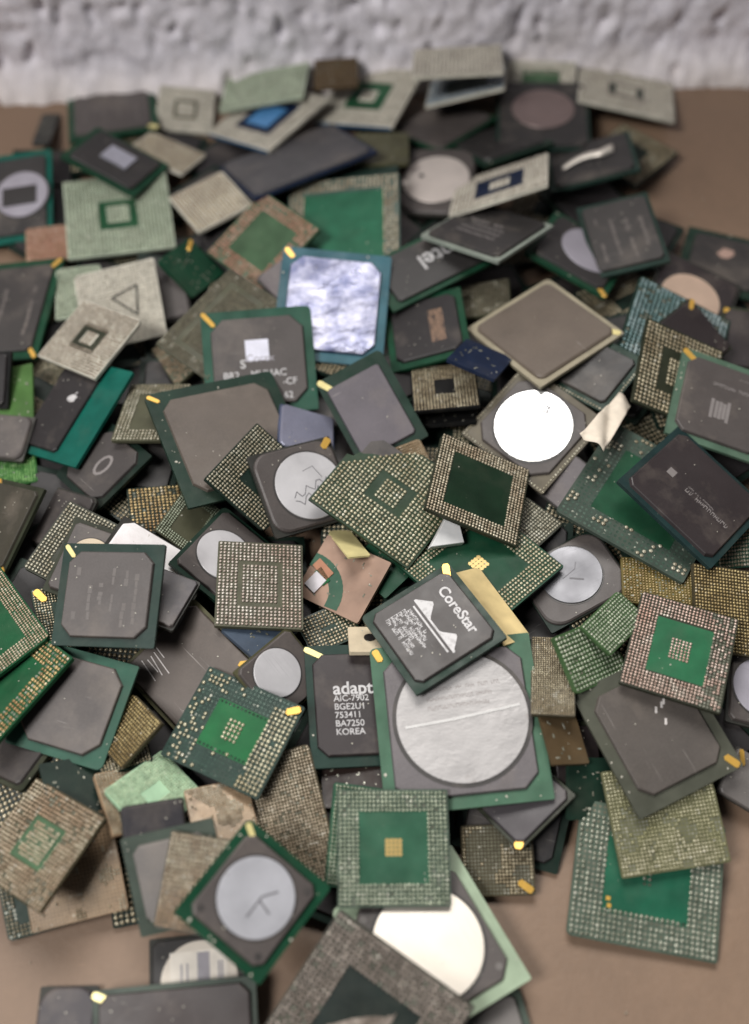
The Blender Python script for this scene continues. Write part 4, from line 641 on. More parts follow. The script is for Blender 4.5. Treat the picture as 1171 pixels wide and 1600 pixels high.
 ((-70.57, 270.28, 8.95), (-0.9853, -0.1098, 0.0903, -0.0951), 14.40, 24.13, {'label': 'narrow grey cap between triangle chip and taupe ball chip', 'kind': 'cap', 'sub': 'grey', 'cap': 'mold', 'k': 0.96}),
 ((-64.04, 110.02, 17.03), (0.9023, 0.0518, -0.2075, -0.3744), 14.87, 15.36, {'label': 'brown gold ball chip right of the teal rimmed cap', 'kind': 'ball', 'sub': 'brown', 'n': 16, 'ring': 8, 'sol': 'goldtan'}),
 ((-13.13, 329.07, 12.13), (-0.9809, 0.1524, 0.0551, -0.1074), 38.87, 29.36, {'label': 'teal grey bare chip behind the large green ball frame', 'kind': 'plain', 'sub': 'dteal'}),
 ((-82.17, 80.34, 18.96), (-0.956, 0.0128, 0.1303, 0.2626), 24.76, 25.91, {'label': 'copper tinted full ball chip with green middle at the left edge', 'kind': 'ball', 'sub': 'green4', 'rim': 'brown', 'n': 24, 'ring': 7, 'm': 9, 'gap': 0, 'sol': 'coppermix', 'miss': 0.06}),
 ((-79.51, 117.42, 16.68), (0.9818, 0.1025, -0.0551, -0.1503), 28.23, 28.30, {'label': 'large scuffed grey cap chip with teal green rim near left edge', 'kind': 'cap', 'sub': 'teal2', 'cap': 'mold', 'k': 0.84, 'ch': 0.16, 'pin': []}),
 ((-84.95, 144.89, 13.62), (-0.9765, -0.0563, -0.1407, -0.1533), 17.63, 19.01, {'label': 'small dark ball chip with gold corner dot left of streaked grey chip', 'kind': 'ball', 'sub': 'dgreen', 'n': 22, 'ring': 6, 'sol': 'tan', 'miss': 0.1, 'pin': [3]}),
 ((-115.13, 221.22, 9.73), (-0.9901, -0.0759, 0.1001, -0.0632), 15.43, 27.32, {'label': 'bright yellow green bare chip strip standing at left edge', 'kind': 'plain', 'sub': 'lime2'}),
 ((-81.76, 195.28, 13.93), (0.9154, 0.0706, -0.1234, -0.3765), 22.40, 23.35, {'label': 'dark chip with pale oval mark below the teal banded chip', 'kind': 'cap', 'sub': 'dgreen2', 'cap': 'mold2', 'k': 0.84, 'ch': 0.15, 'marks': 3}),
 ((-10.74, 290.11, 17.04), (0.9975, 0.0257, -0.0664, -0.0001), 39.07, 49.78, {'label': 'large green ball frame chip standing behind the shiny silver chip', 'kind': 'ball', 'sub': 'green3', 'rim': 'tealgrey', 'n': 28, 'ring': 4, 'm': 0, 'sol': 'tanmix', 'miss': 0.1}),
 ((18.07, 271.56, 20.7), (0.2523, 0.04, 0.0364, -0.9661), 39.58, 21.75, {'label': 'black cap chip with upside down white lettering in centre back', 'kind': 'cap', 'lay': 2, 'sub': 'green2', 'cap': 'dark', 'k': 0.84, 'text': 'intel'}),
 ((63.66, 357.91, 10.73), (0.9988, -0.0297, -0.0186, -0.0338), 34.70, 41.16, {'label': 'dark slug chip with dull pinkish oval disc at the back', 'kind': 'cap', 'sub': 'dteal', 'cap': 'dark', 'k': 0.94, 'slug': (0.0, 0.05, 0.34, 'pinkish')}),
 ((-40.69, 361.89, 7.1), (0.934, -0.0217, -0.1335, -0.3306), 33.62, 35.19, {'label': 'pale frame chip with bright blue window at back left', 'kind': 'ball', 'sub': 'navy', 'n': 22, 'ring': 5, 'm': 0, 'sol': 'pale', 'rim': 'palerim', 'edge': 'blue', 'core': 'skyblue'}),
 ((-101.54, 366.84, 4.56), (0.9915, -0.0834, -0.0194, 0.0977), 34.02, 33.76, {'label': 'grey streaked cap chip with green rim at top left', 'kind': 'cap', 'sub': 'green2', 'cap': 'mold', 'k': 0.86, 'streak': 4, 'pin': [1]}),
 ((-129.38, 316.15, 8.27), (-0.9926, -0.0957, 0.0533, -0.0519), 26.80, 38.56, {'label': 'dark chip at left edge with pale disc and dark square die', 'kind': 'cap', 'sub': 'teal', 'cap': 'dark', 'k': 0.86, 'slug': (0.1, 0.0, 0.36, 'lavm'), 'die': 1}),
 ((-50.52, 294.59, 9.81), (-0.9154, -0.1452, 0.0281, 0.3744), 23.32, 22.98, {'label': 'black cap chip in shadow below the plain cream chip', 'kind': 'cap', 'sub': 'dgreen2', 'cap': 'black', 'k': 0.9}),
 ((-62.33, 277.97, 12.36), (0.9231, -0.0436, 0.2502, -0.2888), 16.88, 17.80, {'label': 'bare deep green chip with yellow tip left of pink edged chip', 'kind': 'plain', 'sub': 'green2', 'pin': [3]}),
 ((26.25, 358.93, 5.49), (0.9164, -0.0749, -0.0898, -0.3828), 27.47, 31.65, {'label': 'grey cap chip with green edge behind the cream disc chip', 'kind': 'cap', 'sub': 'green2', 'cap': 'mold', 'k': 0.92}),
 ((121.94, 286.68, 5.49), (0.984, -0.0625, 0.0018, -0.1669), 29.67, 32.74, {'label': 'dark green chip with pink blotch at far right back', 'kind': 'cap', 'sub': 'dgreen', 'cap': 'dark', 'k': 0.8, 'blotch': 1}),
 ((-63.72, 180.36, 13.0), (0.9902, -0.0616, 0.068, 0.1054), 16.96, 17.76, {'label': 'chip with gold balls in dark gap below the big taupe cap', 'kind': 'ball', 'sub': 'dgreen2', 'n': 14, 'ring': 7, 'sol': 'gold', 'miss': 0.05}),
 ((31.3, 79.82, 5.31), (-0.9846, -0.172, 0.03, -0.0113), 18.20, 17.48, {'label': 'brown stripped chip with tan streaks and gold tip on the board', 'kind': 'ball', 'sub': 'brown', 'n': 20, 'ring': 10, 'sol': 'tan', 'miss': 0.65, 'pin': [1], 'blob': 1}),
 ((21.69, 218.43, 11.32), (-0.9699, 0.2336, 0.0645, 0.0228), 20.58, 20.40, {'label': 'black chip edge under the upright tan ball comb', 'kind': 'plain', 'sub': 'black'}),
 ((-114.1, 292.71, 8.81), (0.9964, 0.0184, 0.0004, 0.0826), 15.35, 16.09, {'label': 'tan pink ball chip at left between two dark chips', 'kind': 'ball', 'sub': 'tan', 'n': 16, 'ring': 8, 'sol': 'pink'}),
 ((-123.7, 228.95, 12.13), (0.9665, 0.2073, -0.145, -0.0428), 17.95, 18.76, {'label': 'black chip at left edge above the bright green strip', 'kind': 'cap', 'sub': 'black', 'cap': 'black', 'k': 0.9}),
 ((-60.88, 92.79, 14.68), (0.9535, -0.0905, 0.2119, 0.1944), 16.46, 17.85, {'label': 'tan ball strip chip left of the pale mint chip', 'kind': 'ball', 'sub': 'tan', 'n': 20, 'ring': 4, 'sol': 'bright'}),
 ((-49.86, 247.29, 18.86), (0.9407, 0.0774, 0.0063, -0.3303), 22.28, 36.28, {'label': 'taupe ball chip behind the white square print chip', 'kind': 'ball', 'sub': 'olive', 'n': 24, 'ring': 12, 'sol': 'taupe', 'gapring': 1, 'lay': 1}),
 ((-38.09, 285.51, 17.12), (-0.9057, -0.1314, 0.1231, 0.3838), 30.37, 29.21, {'label': 'pink edged green chip left of the large green ball frame', 'kind': 'ball', 'sub': 'green4', 'n': 22, 'ring': 4, 'sol': 'pink', 'miss': 0.1}),
 ((-25.98, 266.08, 18.38), (0.9027, 0.1052, 0.0814, -0.4091), 17.96, 19.50, {'label': 'lavender grey cap tucked left of shiny silver chip', 'kind': 'cap', 'sub': 'grey', 'cap': 'lav2', 'k': 0.97}),
 ((2.62, 335.02, 14.48), (-0.9925, 0.1216, 0.0071, 0.0035), 19.71, 24.38, {'label': 'olive bare chip beside the plain cream disc', 'kind': 'plain', 'sub': 'olive2'}),
 ((-91.47, 177.16, 11.3), (0.9502, 0.101, -0.1967, -0.2196), 17.33, 18.79, {'label': 'dark grey cap behind the pale silver ball rows at left', 'kind': 'cap', 'sub': 'dgrey', 'cap': 'mold2', 'k': 0.95}),
 ((-98.12, 124.62, 16.79), (-0.8876, 0.1337, 0.1387, -0.4183), 29.53, 28.08, {'label': 'green chip with sparse gold balls under the left edge ball frame', 'kind': 'ball', 'sub': 'green', 'n': 24, 'ring': 5, 'sol': 'gold', 'miss': 0.18}),
 ((-83.22, 163.91, 16.52), (-0.9719, -0.0422, -0.0426, 0.2278), 23.81, 23.92, {'label': 'ball chip with rows of pale silver balls behind streaked grey chip', 'kind': 'ball', 'sub': 'dolive', 'n': 22, 'ring': 5, 'm': 0, 'sol': 'bright', 'miss': 0.0}),
 ((-110.37, 176.83, 9.59), (-0.9425, -0.0897, 0.2402, 0.2145), 22.16, 27.79, {'label': 'dark olive chip leaning steeply at left edge with gold markers', 'kind': 'cap', 'sub': 'dolive', 'cap': 'moldolive', 'k': 0.9, 'pin': [1, 3]}),
 ((-13.7, 253.53, 20.05), (-0.9916, -0.1199, -0.0309, 0.0381), 35.66, 40.13, {'label': 'shiny silver faced chip with blue teal rim', 'kind': 'cap', 'sub': 'blueteal', 'cap': 'silver', 'k': 0.84, 'ch': 0.12, 'pin': [3]}),
 ((-67.77, 211.31, 19.33), (-0.9941, 0.0588, 0.0691, 0.0587), 19.91, 23.83, {'label': 'pale edged ball chip under the left corner of big taupe cap', 'kind': 'ball', 'sub': 'olive', 'n': 18, 'ring': 4, 'sol': 'bright'}),
 ((16.66, 245.57, 17.98), (0.9882, -0.0394, -0.1412, 0.0435), 25.99, 30.06, {'label': 'dark cap chip with gold printed column and green rim', 'kind': 'cap', 'sub': 'green2', 'cap': 'black', 'k': 0.84, 'marks': 2, 'ch': 0.1}),
 ((22.9, 321.78, 10.5), (0.9946, -0.0025, -0.059, -0.0856), 25.75, 34.65, {'label': 'rounded grey slug chip with plain cream disc and black dot', 'kind': 'cap', 'sub': 'dgrey', 'cap': 'mold', 'k': 0.97, 'ch': 0.3, 'slug': (-0.02, 0.0, 0.47, 'cream'), 'dots': 1}),
 ((35.25, 371.66, 13.82), (-0.9711, 0.191, 0.1394, 0.0322), 30.21, 31.95, {'label': 'pale blue edged frame chip at the back wall, right of green square chip', 'kind': 'ball', 'sub': 'dgreen', 'n': 22, 'ring': 5, 'sol': 'paleblue', 'rim': 'palerim'}),
 ((-28.8, 330.03, 13.53), (0.8334, -0.0857, -0.1822, -0.5146), 42.04, 48.16, {'label': 'long grey blue cap lying flat at back centre left', 'kind': 'cap', 'sub': 'navy', 'cap': 'mold3', 'k': 0.94}),
 ((-53.63, 175.65, 13.84), (-0.9408, -0.0428, -0.2485, 0.2267), 14.10, 17.88, {'label': 'chip with pale ball column left of the half hidden white disc', 'kind': 'ball', 'sub': 'olive', 'n': 18, 'ring': 4, 'sol': 'palegreen'}),
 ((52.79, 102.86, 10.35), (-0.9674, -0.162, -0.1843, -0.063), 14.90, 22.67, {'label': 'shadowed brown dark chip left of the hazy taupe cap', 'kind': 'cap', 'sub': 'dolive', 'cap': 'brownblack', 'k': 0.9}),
 ((100.18, 98.67, 6.26), (0.9566, 0.1107, 0.1008, -0.2502), 18.34, 13.68, {'label': 'pale grey cap on the board at right edge below yellow tip', 'kind': 'cap', 'sub': 'grey', 'cap': 'moldpale', 'k': 0.97, 'pin': [3]}),
 ((21.75, 222.03, 18.08), (-0.9933, 0.1042, 0.0479, -0.0173), 20.49, 21.19, {'label': 'black chip with upright tan ball comb left of glaring disc', 'kind': 'ball', 'sub': 'black', 'n': 20, 'ring': 7, 'm': 0, 'sol': 'tan'}),
 ((32.55, 227.15, 25.46), (0.9503, -0.1954, 0.0651, -0.2334), 16.11, 17.28, {'label': 'dark navy bare chip left under brownish taupe diamond', 'kind': 'plain', 'sub': 'navy'}),
 ((36.83, 262.16, 14.23), (0.9885, -0.0939, -0.1178, -0.0113), 16.24, 17.76, {'label': 'taupe ball chip behind left corner of brownish taupe diamond', 'kind': 'ball', 'sub': 'olive', 'n': 16, 'ring': 8, 'sol': 'taupe'}),
 ((-99.81, 268.25, 10.82), (-0.9964, -0.0583, 0.0283, -0.0551), 15.26, 20.63, {'label': 'pale green chip edge behind the triangle outline chip', 'kind': 'ball', 'sub': 'mint', 'n': 16, 'ring': 8, 'sol': 'palegreen', 'rim': 'palegrim'}),
 ((55.61, 96.78, 10.4), (0.9529, 0.2137, 0.2125, 0.034), 13.41, 15.49, {'label': 'dark green bare chip left of brown green full ball chip', 'kind': 'plain', 'sub': 'dgreen'}),
 ((-116.76, 208.93, 9.79), (0.9957, 0.0532, -0.0314, -0.0685), 20.24, 15.80, {'label': 'grey rounded cap with gold marker over the bright green ball chip', 'kind': 'cap', 'sub': 'grey', 'cap': 'mold', 'k': 0.97, 'ch': 0.2, 'pin': [3]}),
 ((-90.89, 305.73, 10.09), (-0.9955, -0.0051, -0.0141, -0.094), 36.97, 38.00, {'label': 'pale grey ball chip with green square frame at left back', 'kind': 'ball', 'sub': 'green', 'n': 28, 'ring': 9, 'm': 6, 'sol': 'palegreen', 'rim': 'palegrim'}),
 ((-77.48, 340.72, 7.58), (-0.9671, 0.1123, -0.0664, 0.2186), 24.43, 17.80, {'label': 'beige yellow chip resting behind the silver die chip', 'kind': 'ball', 'sub': 'tan2', 'n': 20, 'ring': 10, 'sol': 'cream', 'rim': 'palerim'}),
 ((-80.23, 158.91, 18.54), (-0.9812, -0.0959, -0.052, 0.1593), 17.84, 22.87, {'label': 'grey slug chip peeking over the streaked grey chip, beige disc edge', 'kind': 'cap', 'sub': 'dolive', 'cap': 'mold', 'k': 0.9, 'slug': (0.0, 0.05, 0.33, 'beige')}),
 ((-92.81, 215.26, 14.52), (-0.9514, -0.0592, 0.1859, 0.2384), 26.74, 35.02, {'label': 'black cap chip with wide teal side band and white fruit logo', 'kind': 'cap', 'sub': 'teal', 'cap': 'black', 'k': 0.9, 'kw': 0.62, 'off': (-0.2, 0.02), 'logo': 1}),
 ((-36.33, 232.35, 17.87), (-0.9752, -0.2169, 0.0006, -0.0437), 34.97, 33.71, {'label': 'grey cap chip with white square print and lettering, teal rim', 'kind': 'cap', 'sub': 'teal2', 'cap': 'mold', 'k': 0.84, 'ch': 0.14, 'pin': [3], 'text': 'corex'}),
 ((-0.9, 212.87, 18.61), (-0.9543, -0.1702, 0.089, -0.2291), 22.53, 31.63, {'label': 'lavender cap chip with brown stain and dark green rim, gold tip', 'kind': 'cap', 'sub': 'dgreen', 'cap': 'lav2', 'k': 0.8, 'ch': 0.04, 'pin': [3], 'off': (-0.02, -0.02)}),
 ((37.34, 281.55, 25.85), (-0.9292, 0.1488, 0.0686, 0.3312), 31.48, 32.31, {'label': 'dark diamond chip with pale edge and smudged print near slug chip', 'kind': 'cap', 'lay': 2, 'sub': 'pedge', 'cap': 'dark', 'k': 0.92, 'marks': 1}),
 ((78.34, 328.5, 14.14), (0.9826, -0.1159, -0.1445, 0.0099), 31.64, 28.93, {'label': 'dark tilted chip with added white foil strip at the back right', 'kind': 'cap', 'sub': 'dteal', 'cap': 'dark', 'k': 0.9, 'glint': 1}),
 ((-2.28, 372.12, 8.02), (-0.9747, 0.0029, 0.1145, 0.1918), 34.01, 33.96, {'label': 'pale ball chip with green square and pale core at back centre', 'kind': 'ball', 'sub': 'green', 'n': 26, 'ring': 7, 'm': 5, 'sol': 'pale', 'rim': 'palerim', 'edge': 'blue'}),
 ((-57.96, 307.7, 14.36), (-0.8657, -0.0008, 0.0995, 0.4906), 25.78, 21.90, {'label': 'plain cream ball chip right of the green square frame chip', 'kind': 'ball', 'sub': 'tan2', 'n': 20, 'ring': 10, 'sol': 'cream', 'rim': 'palerim'}),
 ((69.52, 280.86, 16.03), (-0.9589, 0.0827, -0.1208, 0.2429), 30.76, 30.48, {'label': 'dark slug chip with lavender disc and green balled edge, gold tip', 'kind': 'cap', 'sub': 'green2', 'cap': 'dark', 'k': 0.86, 'slug': (0.1, 0.1, 0.36, 'lavm'), 'pin': [1]}),
 ((105.1, 262.23, 11.8), (-0.9729, -0.0149, -0.0967, 0.2093), 28.65, 35.08, {'label': 'brown black slug chip with cream pink disc at right', 'kind': 'cap', 'sub': 'dgrey', 'cap': 'brownblack', 'k': 0.92, 'slug': (-0.02, 0.02, 0.36, 'peach')}),
 ((-50.3, 129.43, 13.53), (0.9139, 0.1167, -0.0359, -0.3872), 27.70, 28.08, {'label': 'wide plain grey cap chip with white scratches and olive edge', 'kind': 'cap', 'sub': 'olive2', 'cap': 'taupe2', 'k': 0.93, 'pin': [2], 'scratch': 1}),
 ((-55.41, 93.77, 15.9), (-0.9133, 0.1576, -0.079, 0.3671), 17.19, 19.22, {'label': 'pale mint green ball chip left of green cored chip', 'kind': 'ball', 'sub': 'mint', 'n': 24, 'ring': 9, 'sol': 'mint'}),
 ((68.79, 75.13, 5.21), (0.9925, 0.0803, 0.0116, -0.0909), 37.26, 33.55, {'label': 'green ball frame chip flat on the board at right front', 'kind': 'ball', 'sub': 'tealgreen', 'n': 28, 'ring': 6, 'm': 3, 'sol': 'dullbright', 'miss': 0.2, 'goldspot': 1, 'rim': 'greygreen2'}),
 ((48.6, 109.13, 17.94), (0.9752, -0.0077, 0.2007, 0.0929), 11.10, 17.11, {'label': 'brown gold edged chip on its side right of big silver disc chip', 'kind': 'plain', 'sub': 'browngold'}),
 ((123.79, 247.08, 10.16), (-0.9837, -0.159, -0.0099, 0.083), 21.40, 21.96, {'label': 'dark olive chip with gold dot at the right frame edge', 'kind': 'cap', 'sub': 'dolive', 'cap': 'brownblack', 'k': 0.9, 'pin': [3]}),
 ((-4.28, 99.66, 10.34), (-0.9988, 0.035, 0.0003, -0.0346), 18.85, 15.10, {'label': 'dark brown chip below the lettered black cap', 'kind': 'plain', 'sub': 'brownblk'}),
 ((-20.7, 206.81, 14.81), (-0.9765, 0.0928, -0.194, 0.01), 17.89, 19.20, {'label': 'pale lavender blue cap wedged between logo chip and scribbled disc', 'kind': 'cap', 'sub': 'blue', 'cap': 'lav', 'k': 0.96}),
 ((-106.7, 139.6, 16.01), (-0.9353, 0.0859, 0.0973, -0.3292), 25.83, 33.50, {'label': 'green centred ball frame chip cut by the left frame edge, upper of two', 'kind': 'ball', 'sub': 'green', 'n': 30, 'ring': 6, 'm': 0, 'sol': 'tanmix', 'miss': 0.01}),
 ((-93.83, 328.61, 14.15), (0.9638, -0.0475, 0.0901, -0.2465), 31.76, 22.25, {'label': 'dark chip with bare silver die and green corner at top left', 'kind': 'cap', 'sub': 'green2', 'cap': 'dark', 'k': 0.86, 'dieonly': 1}),
 ((-30.57, 139.96, 16.34), (0.9256, -0.1323, 0.0777, -0.3461), 14.14, 18.51, {'label': 'blue grey bare chip under the silver square grid', 'kind': 'plain', 'sub': 'bluegrey'}),
 ((-42.93, 202.2, 19.33), (0.9682, 0.042, 0.1289, 0.2104), 41.49, 40.15, {'label': 'biggest taupe cap chip with broad dark green rim and one gold corner', 'kind': 'cap', 'flecks': 1, 'sub': 'dgreen', 'cap': 'taupe', 'k': 0.82, 'ch': 0.1, 'pin': [3]}),
 ((43.33, 307.74, 22.31), (0.9572, -0.2194, -0.1871, -0.025), 34.34, 36.02, {'label': 'pale frame chip with blue window tilted behind dark diamond chip', 'kind': 'ball', 'sub': 'navy', 'n': 24, 'ring': 6, 'm': 5, 'gap': 0, 'sol': 'pale', 'rim': 'palerim'}),
 ((97.71, 375.05, 7.92), (-0.9901, 0.0911, -0.0717, 0.0787), 37.64, 30.79, {'label': 'pale ball chip with dark framed middle at top right corner', 'kind': 'ball', 'sub': 'dgreen2', 'n': 28, 'ring': 9, 'm': 6, 'gap': 0, 'sol': 'pale', 'rim': 'palerim'}),
 ((84.1, 286.87, 18.82), (0.9929, 0.006, -0.1042, 0.0578), 24.62, 33.00, {'label': 'dark streaked cap chip leaning at back right', 'kind': 'cap', 'sub': 'dteal', 'cap': 'dark2', 'k': 0.9, 'streak': 4}),
 ((94.37, 237.7, 18.24), (0.9737, 0.0252, 0.1504, -0.1695), 33.67, 43.93, {'label': 'teal tinted ball chip under the triangular dark cap at right', 'kind': 'ball', 'sub': 'dteal', 'n': 22, 'ring': 11, 'sol': 'silverblue', 'miss': 0.08}),
 ((56.59, 157.44, 11.86), (-0.9694, -0.0218, 0.078, -0.2318), 27.36, 22.14, {'label': 'rounded grey slug chip with dusty bluish disc at centre right', 'kind': 'cap', 'sub': 'dgreen2', 'cap': 'mold', 'k': 0.98, 'ch': 0.26, 'slug': (0.0, 0.05, 0.4, 'bluish'), 'scrib': 2}),
 ((-62.43, 155.61, 20.02), (0.9542, -0.1148, 0.2133, -0.1753), 29.27, 25.15, {'label': 'chip with white pink glare painted on its lid behind the streaked grey chip', 'kind': 'cap', 'sub': 'dgrey', 'cap': 'pinkglare', 'k': 0.93, 'ch': 0.1}),
 ((-42.22, 163.18, 14.03), (0.9394, -0.0637, 0.1931, -0.2761), 22.11, 26.99, {'label': 'slug chip with white disc half under the silver square grid', 'kind': 'cap', 'sub': 'dgreen', 'cap': 'mold', 'k': 0.9, 'slug': (-0.05, -0.02, 0.36, 'white')}),
 ((-24.73, 126.05, 15.56), (0.9004, 0.016, 0.2297, -0.3692), 18.42, 20.23, {'label': 'grey slug chip with white disc above green cored ball chip', 'kind': 'cap', 'sub': 'olive2', 'cap': 'mold', 'k': 0.95, 'slug': (-0.08, -0.05, 0.36, 'white')}),
 ((-53.96, 83.95, 20.25), (-0.9774, -0.1614, -0.1011, -0.0922), 15.52, 11.82, {'label': 'glossy dark grey cap behind the pale rimmed grey chip', 'kind': 'cap', 'sub': 'dgrey', 'cap': 'moldgloss', 'k': 0.97}),
 ((-38.28, 88.57, 15.29), (-0.9852, 0.0469, -0.0825, -0.1427), 16.03, 16.74, {'label': 'tan chip with scattered white balls behind the diamond slug chip', 'kind': 'ball', 'sub': 'tan', 'n': 22, 'ring': 11, 'sol': 'bright', 'miss': 0.6, 'pad': 'copper', 'blob': 1}),
 ((-21.52, 88.54, 11.48), (-0.9872, -0.0868, 0.0102, -0.1332), 18.64, 34.42, {'label': 'cream brown ball chip standing right of the green cored chip', 'kind': 'ball', 'sub': 'brown', 'n': 22, 'ring': 11, 'sol': 'creamtan', 'miss': 0.08}),
 ((38.45, 93.28, 11.35), (-0.9059, -0.0239, 0.1013, 0.4105), 16.46, 20.20, {'label': 'dark cap chip with yellow tip under big silver disc chip', 'kind': 'cap', 'sub': 'dolive', 'cap': 'lav3', 'k': 0.92, 'pin': [1], 'ch': 0.1}),
 ((46.94, 124.0, 20.4), (0.9954, -0.0742, -0.0388, -0.0461), 11.34, 24.21, {'label': 'brown ball chip tilted on edge right of big silver disc chip', 'kind': 'ball', 'sub': 'brown', 'n': 18, 'ring': 9, 'sol': 'tan'}),
 ((105.96, 124.01, 10.16), (-0.992, -0.0168, -0.0686, 0.1043), 21.35, 23.17, {'label': 'slug chip with grey disc cut by right frame edge', 'kind': 'cap', 'sub': 'dgrey', 'cap': 'mold', 'k': 0.94, 'slug': (-0.05, 0.0, 0.4, 'lavm')}),
 ((55.69, 191.47, 13.39), (-0.8791, -0.1525, 0.1785, 0.4147), 17.39, 16.20, {'label': 'broken dull grey cap right of the dark green centred frame', 'kind': 'cap', 'sub': 'dgrey', 'cap': 'greysil', 'k': 0.97}),
 ((45.32, 176.05, 11.38), (-0.9212, 0.0158, 0.0326, 0.3874), 14.39, 14.23, {'label': 'ball chip corner peeking right of the dark green centred frame', 'kind': 'ball', 'sub': 'dolive', 'n': 14, 'ring': 7, 'sol': 'bright'}),
 ((68.13, 224.96, 22.21), (0.9339, 0.0655, -0.0857, -0.3409), 23.02, 22.65, {'label': 'dark cap chip with balled green edge under brownish taupe diamond', 'kind': 'cap', 'sub': 'dgreen', 'cap': 'dark', 'k': 0.8, 'balledge': 1}),
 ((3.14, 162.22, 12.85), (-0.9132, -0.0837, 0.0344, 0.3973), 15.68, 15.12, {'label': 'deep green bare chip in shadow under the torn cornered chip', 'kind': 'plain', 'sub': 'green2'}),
 ((-125.22, 262.78, 7.36), (0.9937, 0.0086, -0.1063, -0.0357), 35.40, 43.66, {'label': 'dark cap chip with green rim and two gold tips, left edge', 'kind': 'cap', 'sub': 'green2', 'cap': 'dark2', 'k': 0.86, 'pin': [1, 2], 'streak': 3}),
 ((-84.39, 260.17, 13.17), (-0.9848, -0.1316, 0.0527, -0.1002), 27.51, 28.76, {'label': 'pale grey ball chip with dark triangle outline at left', 'kind': 'ball', 'sub': 'olive', 'n': 24, 'ring': 12, 'sol': 'pale', 'rim': 'palerim', 'tri': 1}),
 ((-56.42, 145.17, 23.41), (-0.9807, 0.0663, -0.0346, 0.1806), 12.45, 17.17, {'label': 'dark lavender cap between glare painted lid and streaked grey chip', 'kind': 'cap', 'sub': 'dgrey', 'cap': 'lav3', 'k': 0.95}),
 ((80.19, 153.69, 16.64), (-0.9974, 0.0503, -0.0242, 0.0449), 22.02, 15.39, {'label': 'olive gold ball chip below the large scraped green chip', 'kind': 'ball', 'sub': 'olivegold', 'n': 24, 'ring': 12, 'sol': 'goldtan', 'miss': 0.2}),
 ((-71.01, 143.87, 28.11), (-0.9839, -0.144, 0.0955, 0.0459), 29.26, 27.93, {'label': 'grey chip with chamfered cap, faint vertical streaks and dark green rim', 'kind': 'cap', 'sub': 'dteal', 'cap': 'mold', 'k': 0.84, 'ch': 0.13, 'pin': [3], 'streak': 6}),
 ((-33.39, 187.18, 19.94), (0.9325, 0.054, 0.2019, -0.2945), 23.05, 24.75, {'label': 'silver ball chip lying on big taupe cap under scribbled disc', 'kind': 'ball', 'sub': 'dgreen2', 'n': 22, 'ring': 7, 'm': 0, 'sol': 'bright'}),
 ((99.67, 239.06, 19.84), (0.902, 0.0252, 0.1873, -0.3882), 21.14, 23.87, {'label': 'dark brown cap chip with gold tip on teal ball chip', 'kind': 'cap', 'sub': 'dolive', 'cap': 'brownblack', 'k': 0.96, 'pin': [3]}),
 ((79.36, 180.75, 17.96), (0.959, -0.0406, 0.0594, -0.2741), 40.52, 40.96, {'label': 'large scraped green chip with missing balls under brown black cap', 'kind': 'ball', 'sub': 'green5b', 'rim': 'greygreen3', 'pad': 'none2', 'n': 26, 'ring': 5, 'sol': 'bright', 'miss': 0.72, 'blob': 1}),
 ((111.16, 172.95, 10.19), (-0.9477, -0.2659, -0.157, -0.0806), 26.41, 18.12, {'label': 'white ball chip corner at right edge under brown black cap', 'kind': 'ball', 'sub': 'teal2', 'n': 24, 'ring': 12, 'sol': 'bright'}),
 ((10.14, 191.96, 15.41), (-0.9443, -0.1517, -0.147, -0.2524), 17.03, 16.61, {'label': 'tan ball chip strip peeking behind the torn cornered chip', 'kind': 'ball', 'sub': 'tan', 'n': 22, 'ring': 11, 'sol': 'tan'}),
 ((29.55, 160.41, 15.53), (-0.9162, 0.0467, 0.0236, 0.3972), 34.25, 34.02, {'label': 'green ball frame chip with gold pad rows under centre frame chip', 'kind': 'ball', 'sub': 'green2', 'n': 30, 'ring': 6, 'm': 5, 'sol': 'bright2', 'goldm': 1}),
 ((-12.89, 143.7, 8.63), (0.973, -0.0142, 0.0161, 0.2299), 15.40, 12.14, {'label': 'small patch of tan balls on a chip above lettered black cap', 'kind': 'ball', 'sub': 'dgreen', 'n': 14, 'ring': 5, 'sol': 'tan'}),
 ((-47.56, 72.04, 18.67), (0.9632, 0.2428, -0.0361, 0.1096), 22.88, 23.75, {'label': 'pale grey cap chip with grey green rim at front left', 'kind': 'cap', 'sub': 'greygreen', 'cap': 'moldpale', 'k': 0.8, 'ch': 0.1}),
 ((-42.52, 51.46, 1.59), (-0.9985, -0.0048, -0.0051, -0.0548), 24.52, 22.36, {'label': 'dark slug chip with printed paper label on its disc, front left', 'kind': 'cap', 'sub': 'dgrey', 'cap': 'dark', 'k': 0.94, 'slug': (0.0, 0.0, 0.42, 'label'), 'label_on': 1}),
 ((-73.94, 42.53, 1.59), (0.9999, 0.0095, -0.0071, 0.009), 14.18, 15.84, {'label': 'dark rounded cap corner at bottom left on the brown board', 'kind': 'cap', 'sub': 'dgrey', 'cap': 'lav3', 'k': 0.98, 'ch': 0.35}),
 ((74.0, 89.34, 10.84), (-0.9902, -0.1184, -0.0092, -0.0739), 28.24, 26.37, {'label': 'brown green full ball chip under hazy taupe cap at right front', 'kind': 'ball', 'sub': 'olive3', 'n': 30, 'ring': 15, 'sol': 'greentan', 'miss': 0.08, 'patchy': 1}),
 ((57.24, 129.24, 22.06), (0.9396, 0.1395, 0.2107, 0.2307), 19.51, 15.76, {'label': 'mossy green ball chip left of pink toned ball frame', 'kind': 'ball', 'sub': 'mossgreen', 'n': 16, 'ring': 8, 'sol': 'palegreen', 'miss': 0.05}),
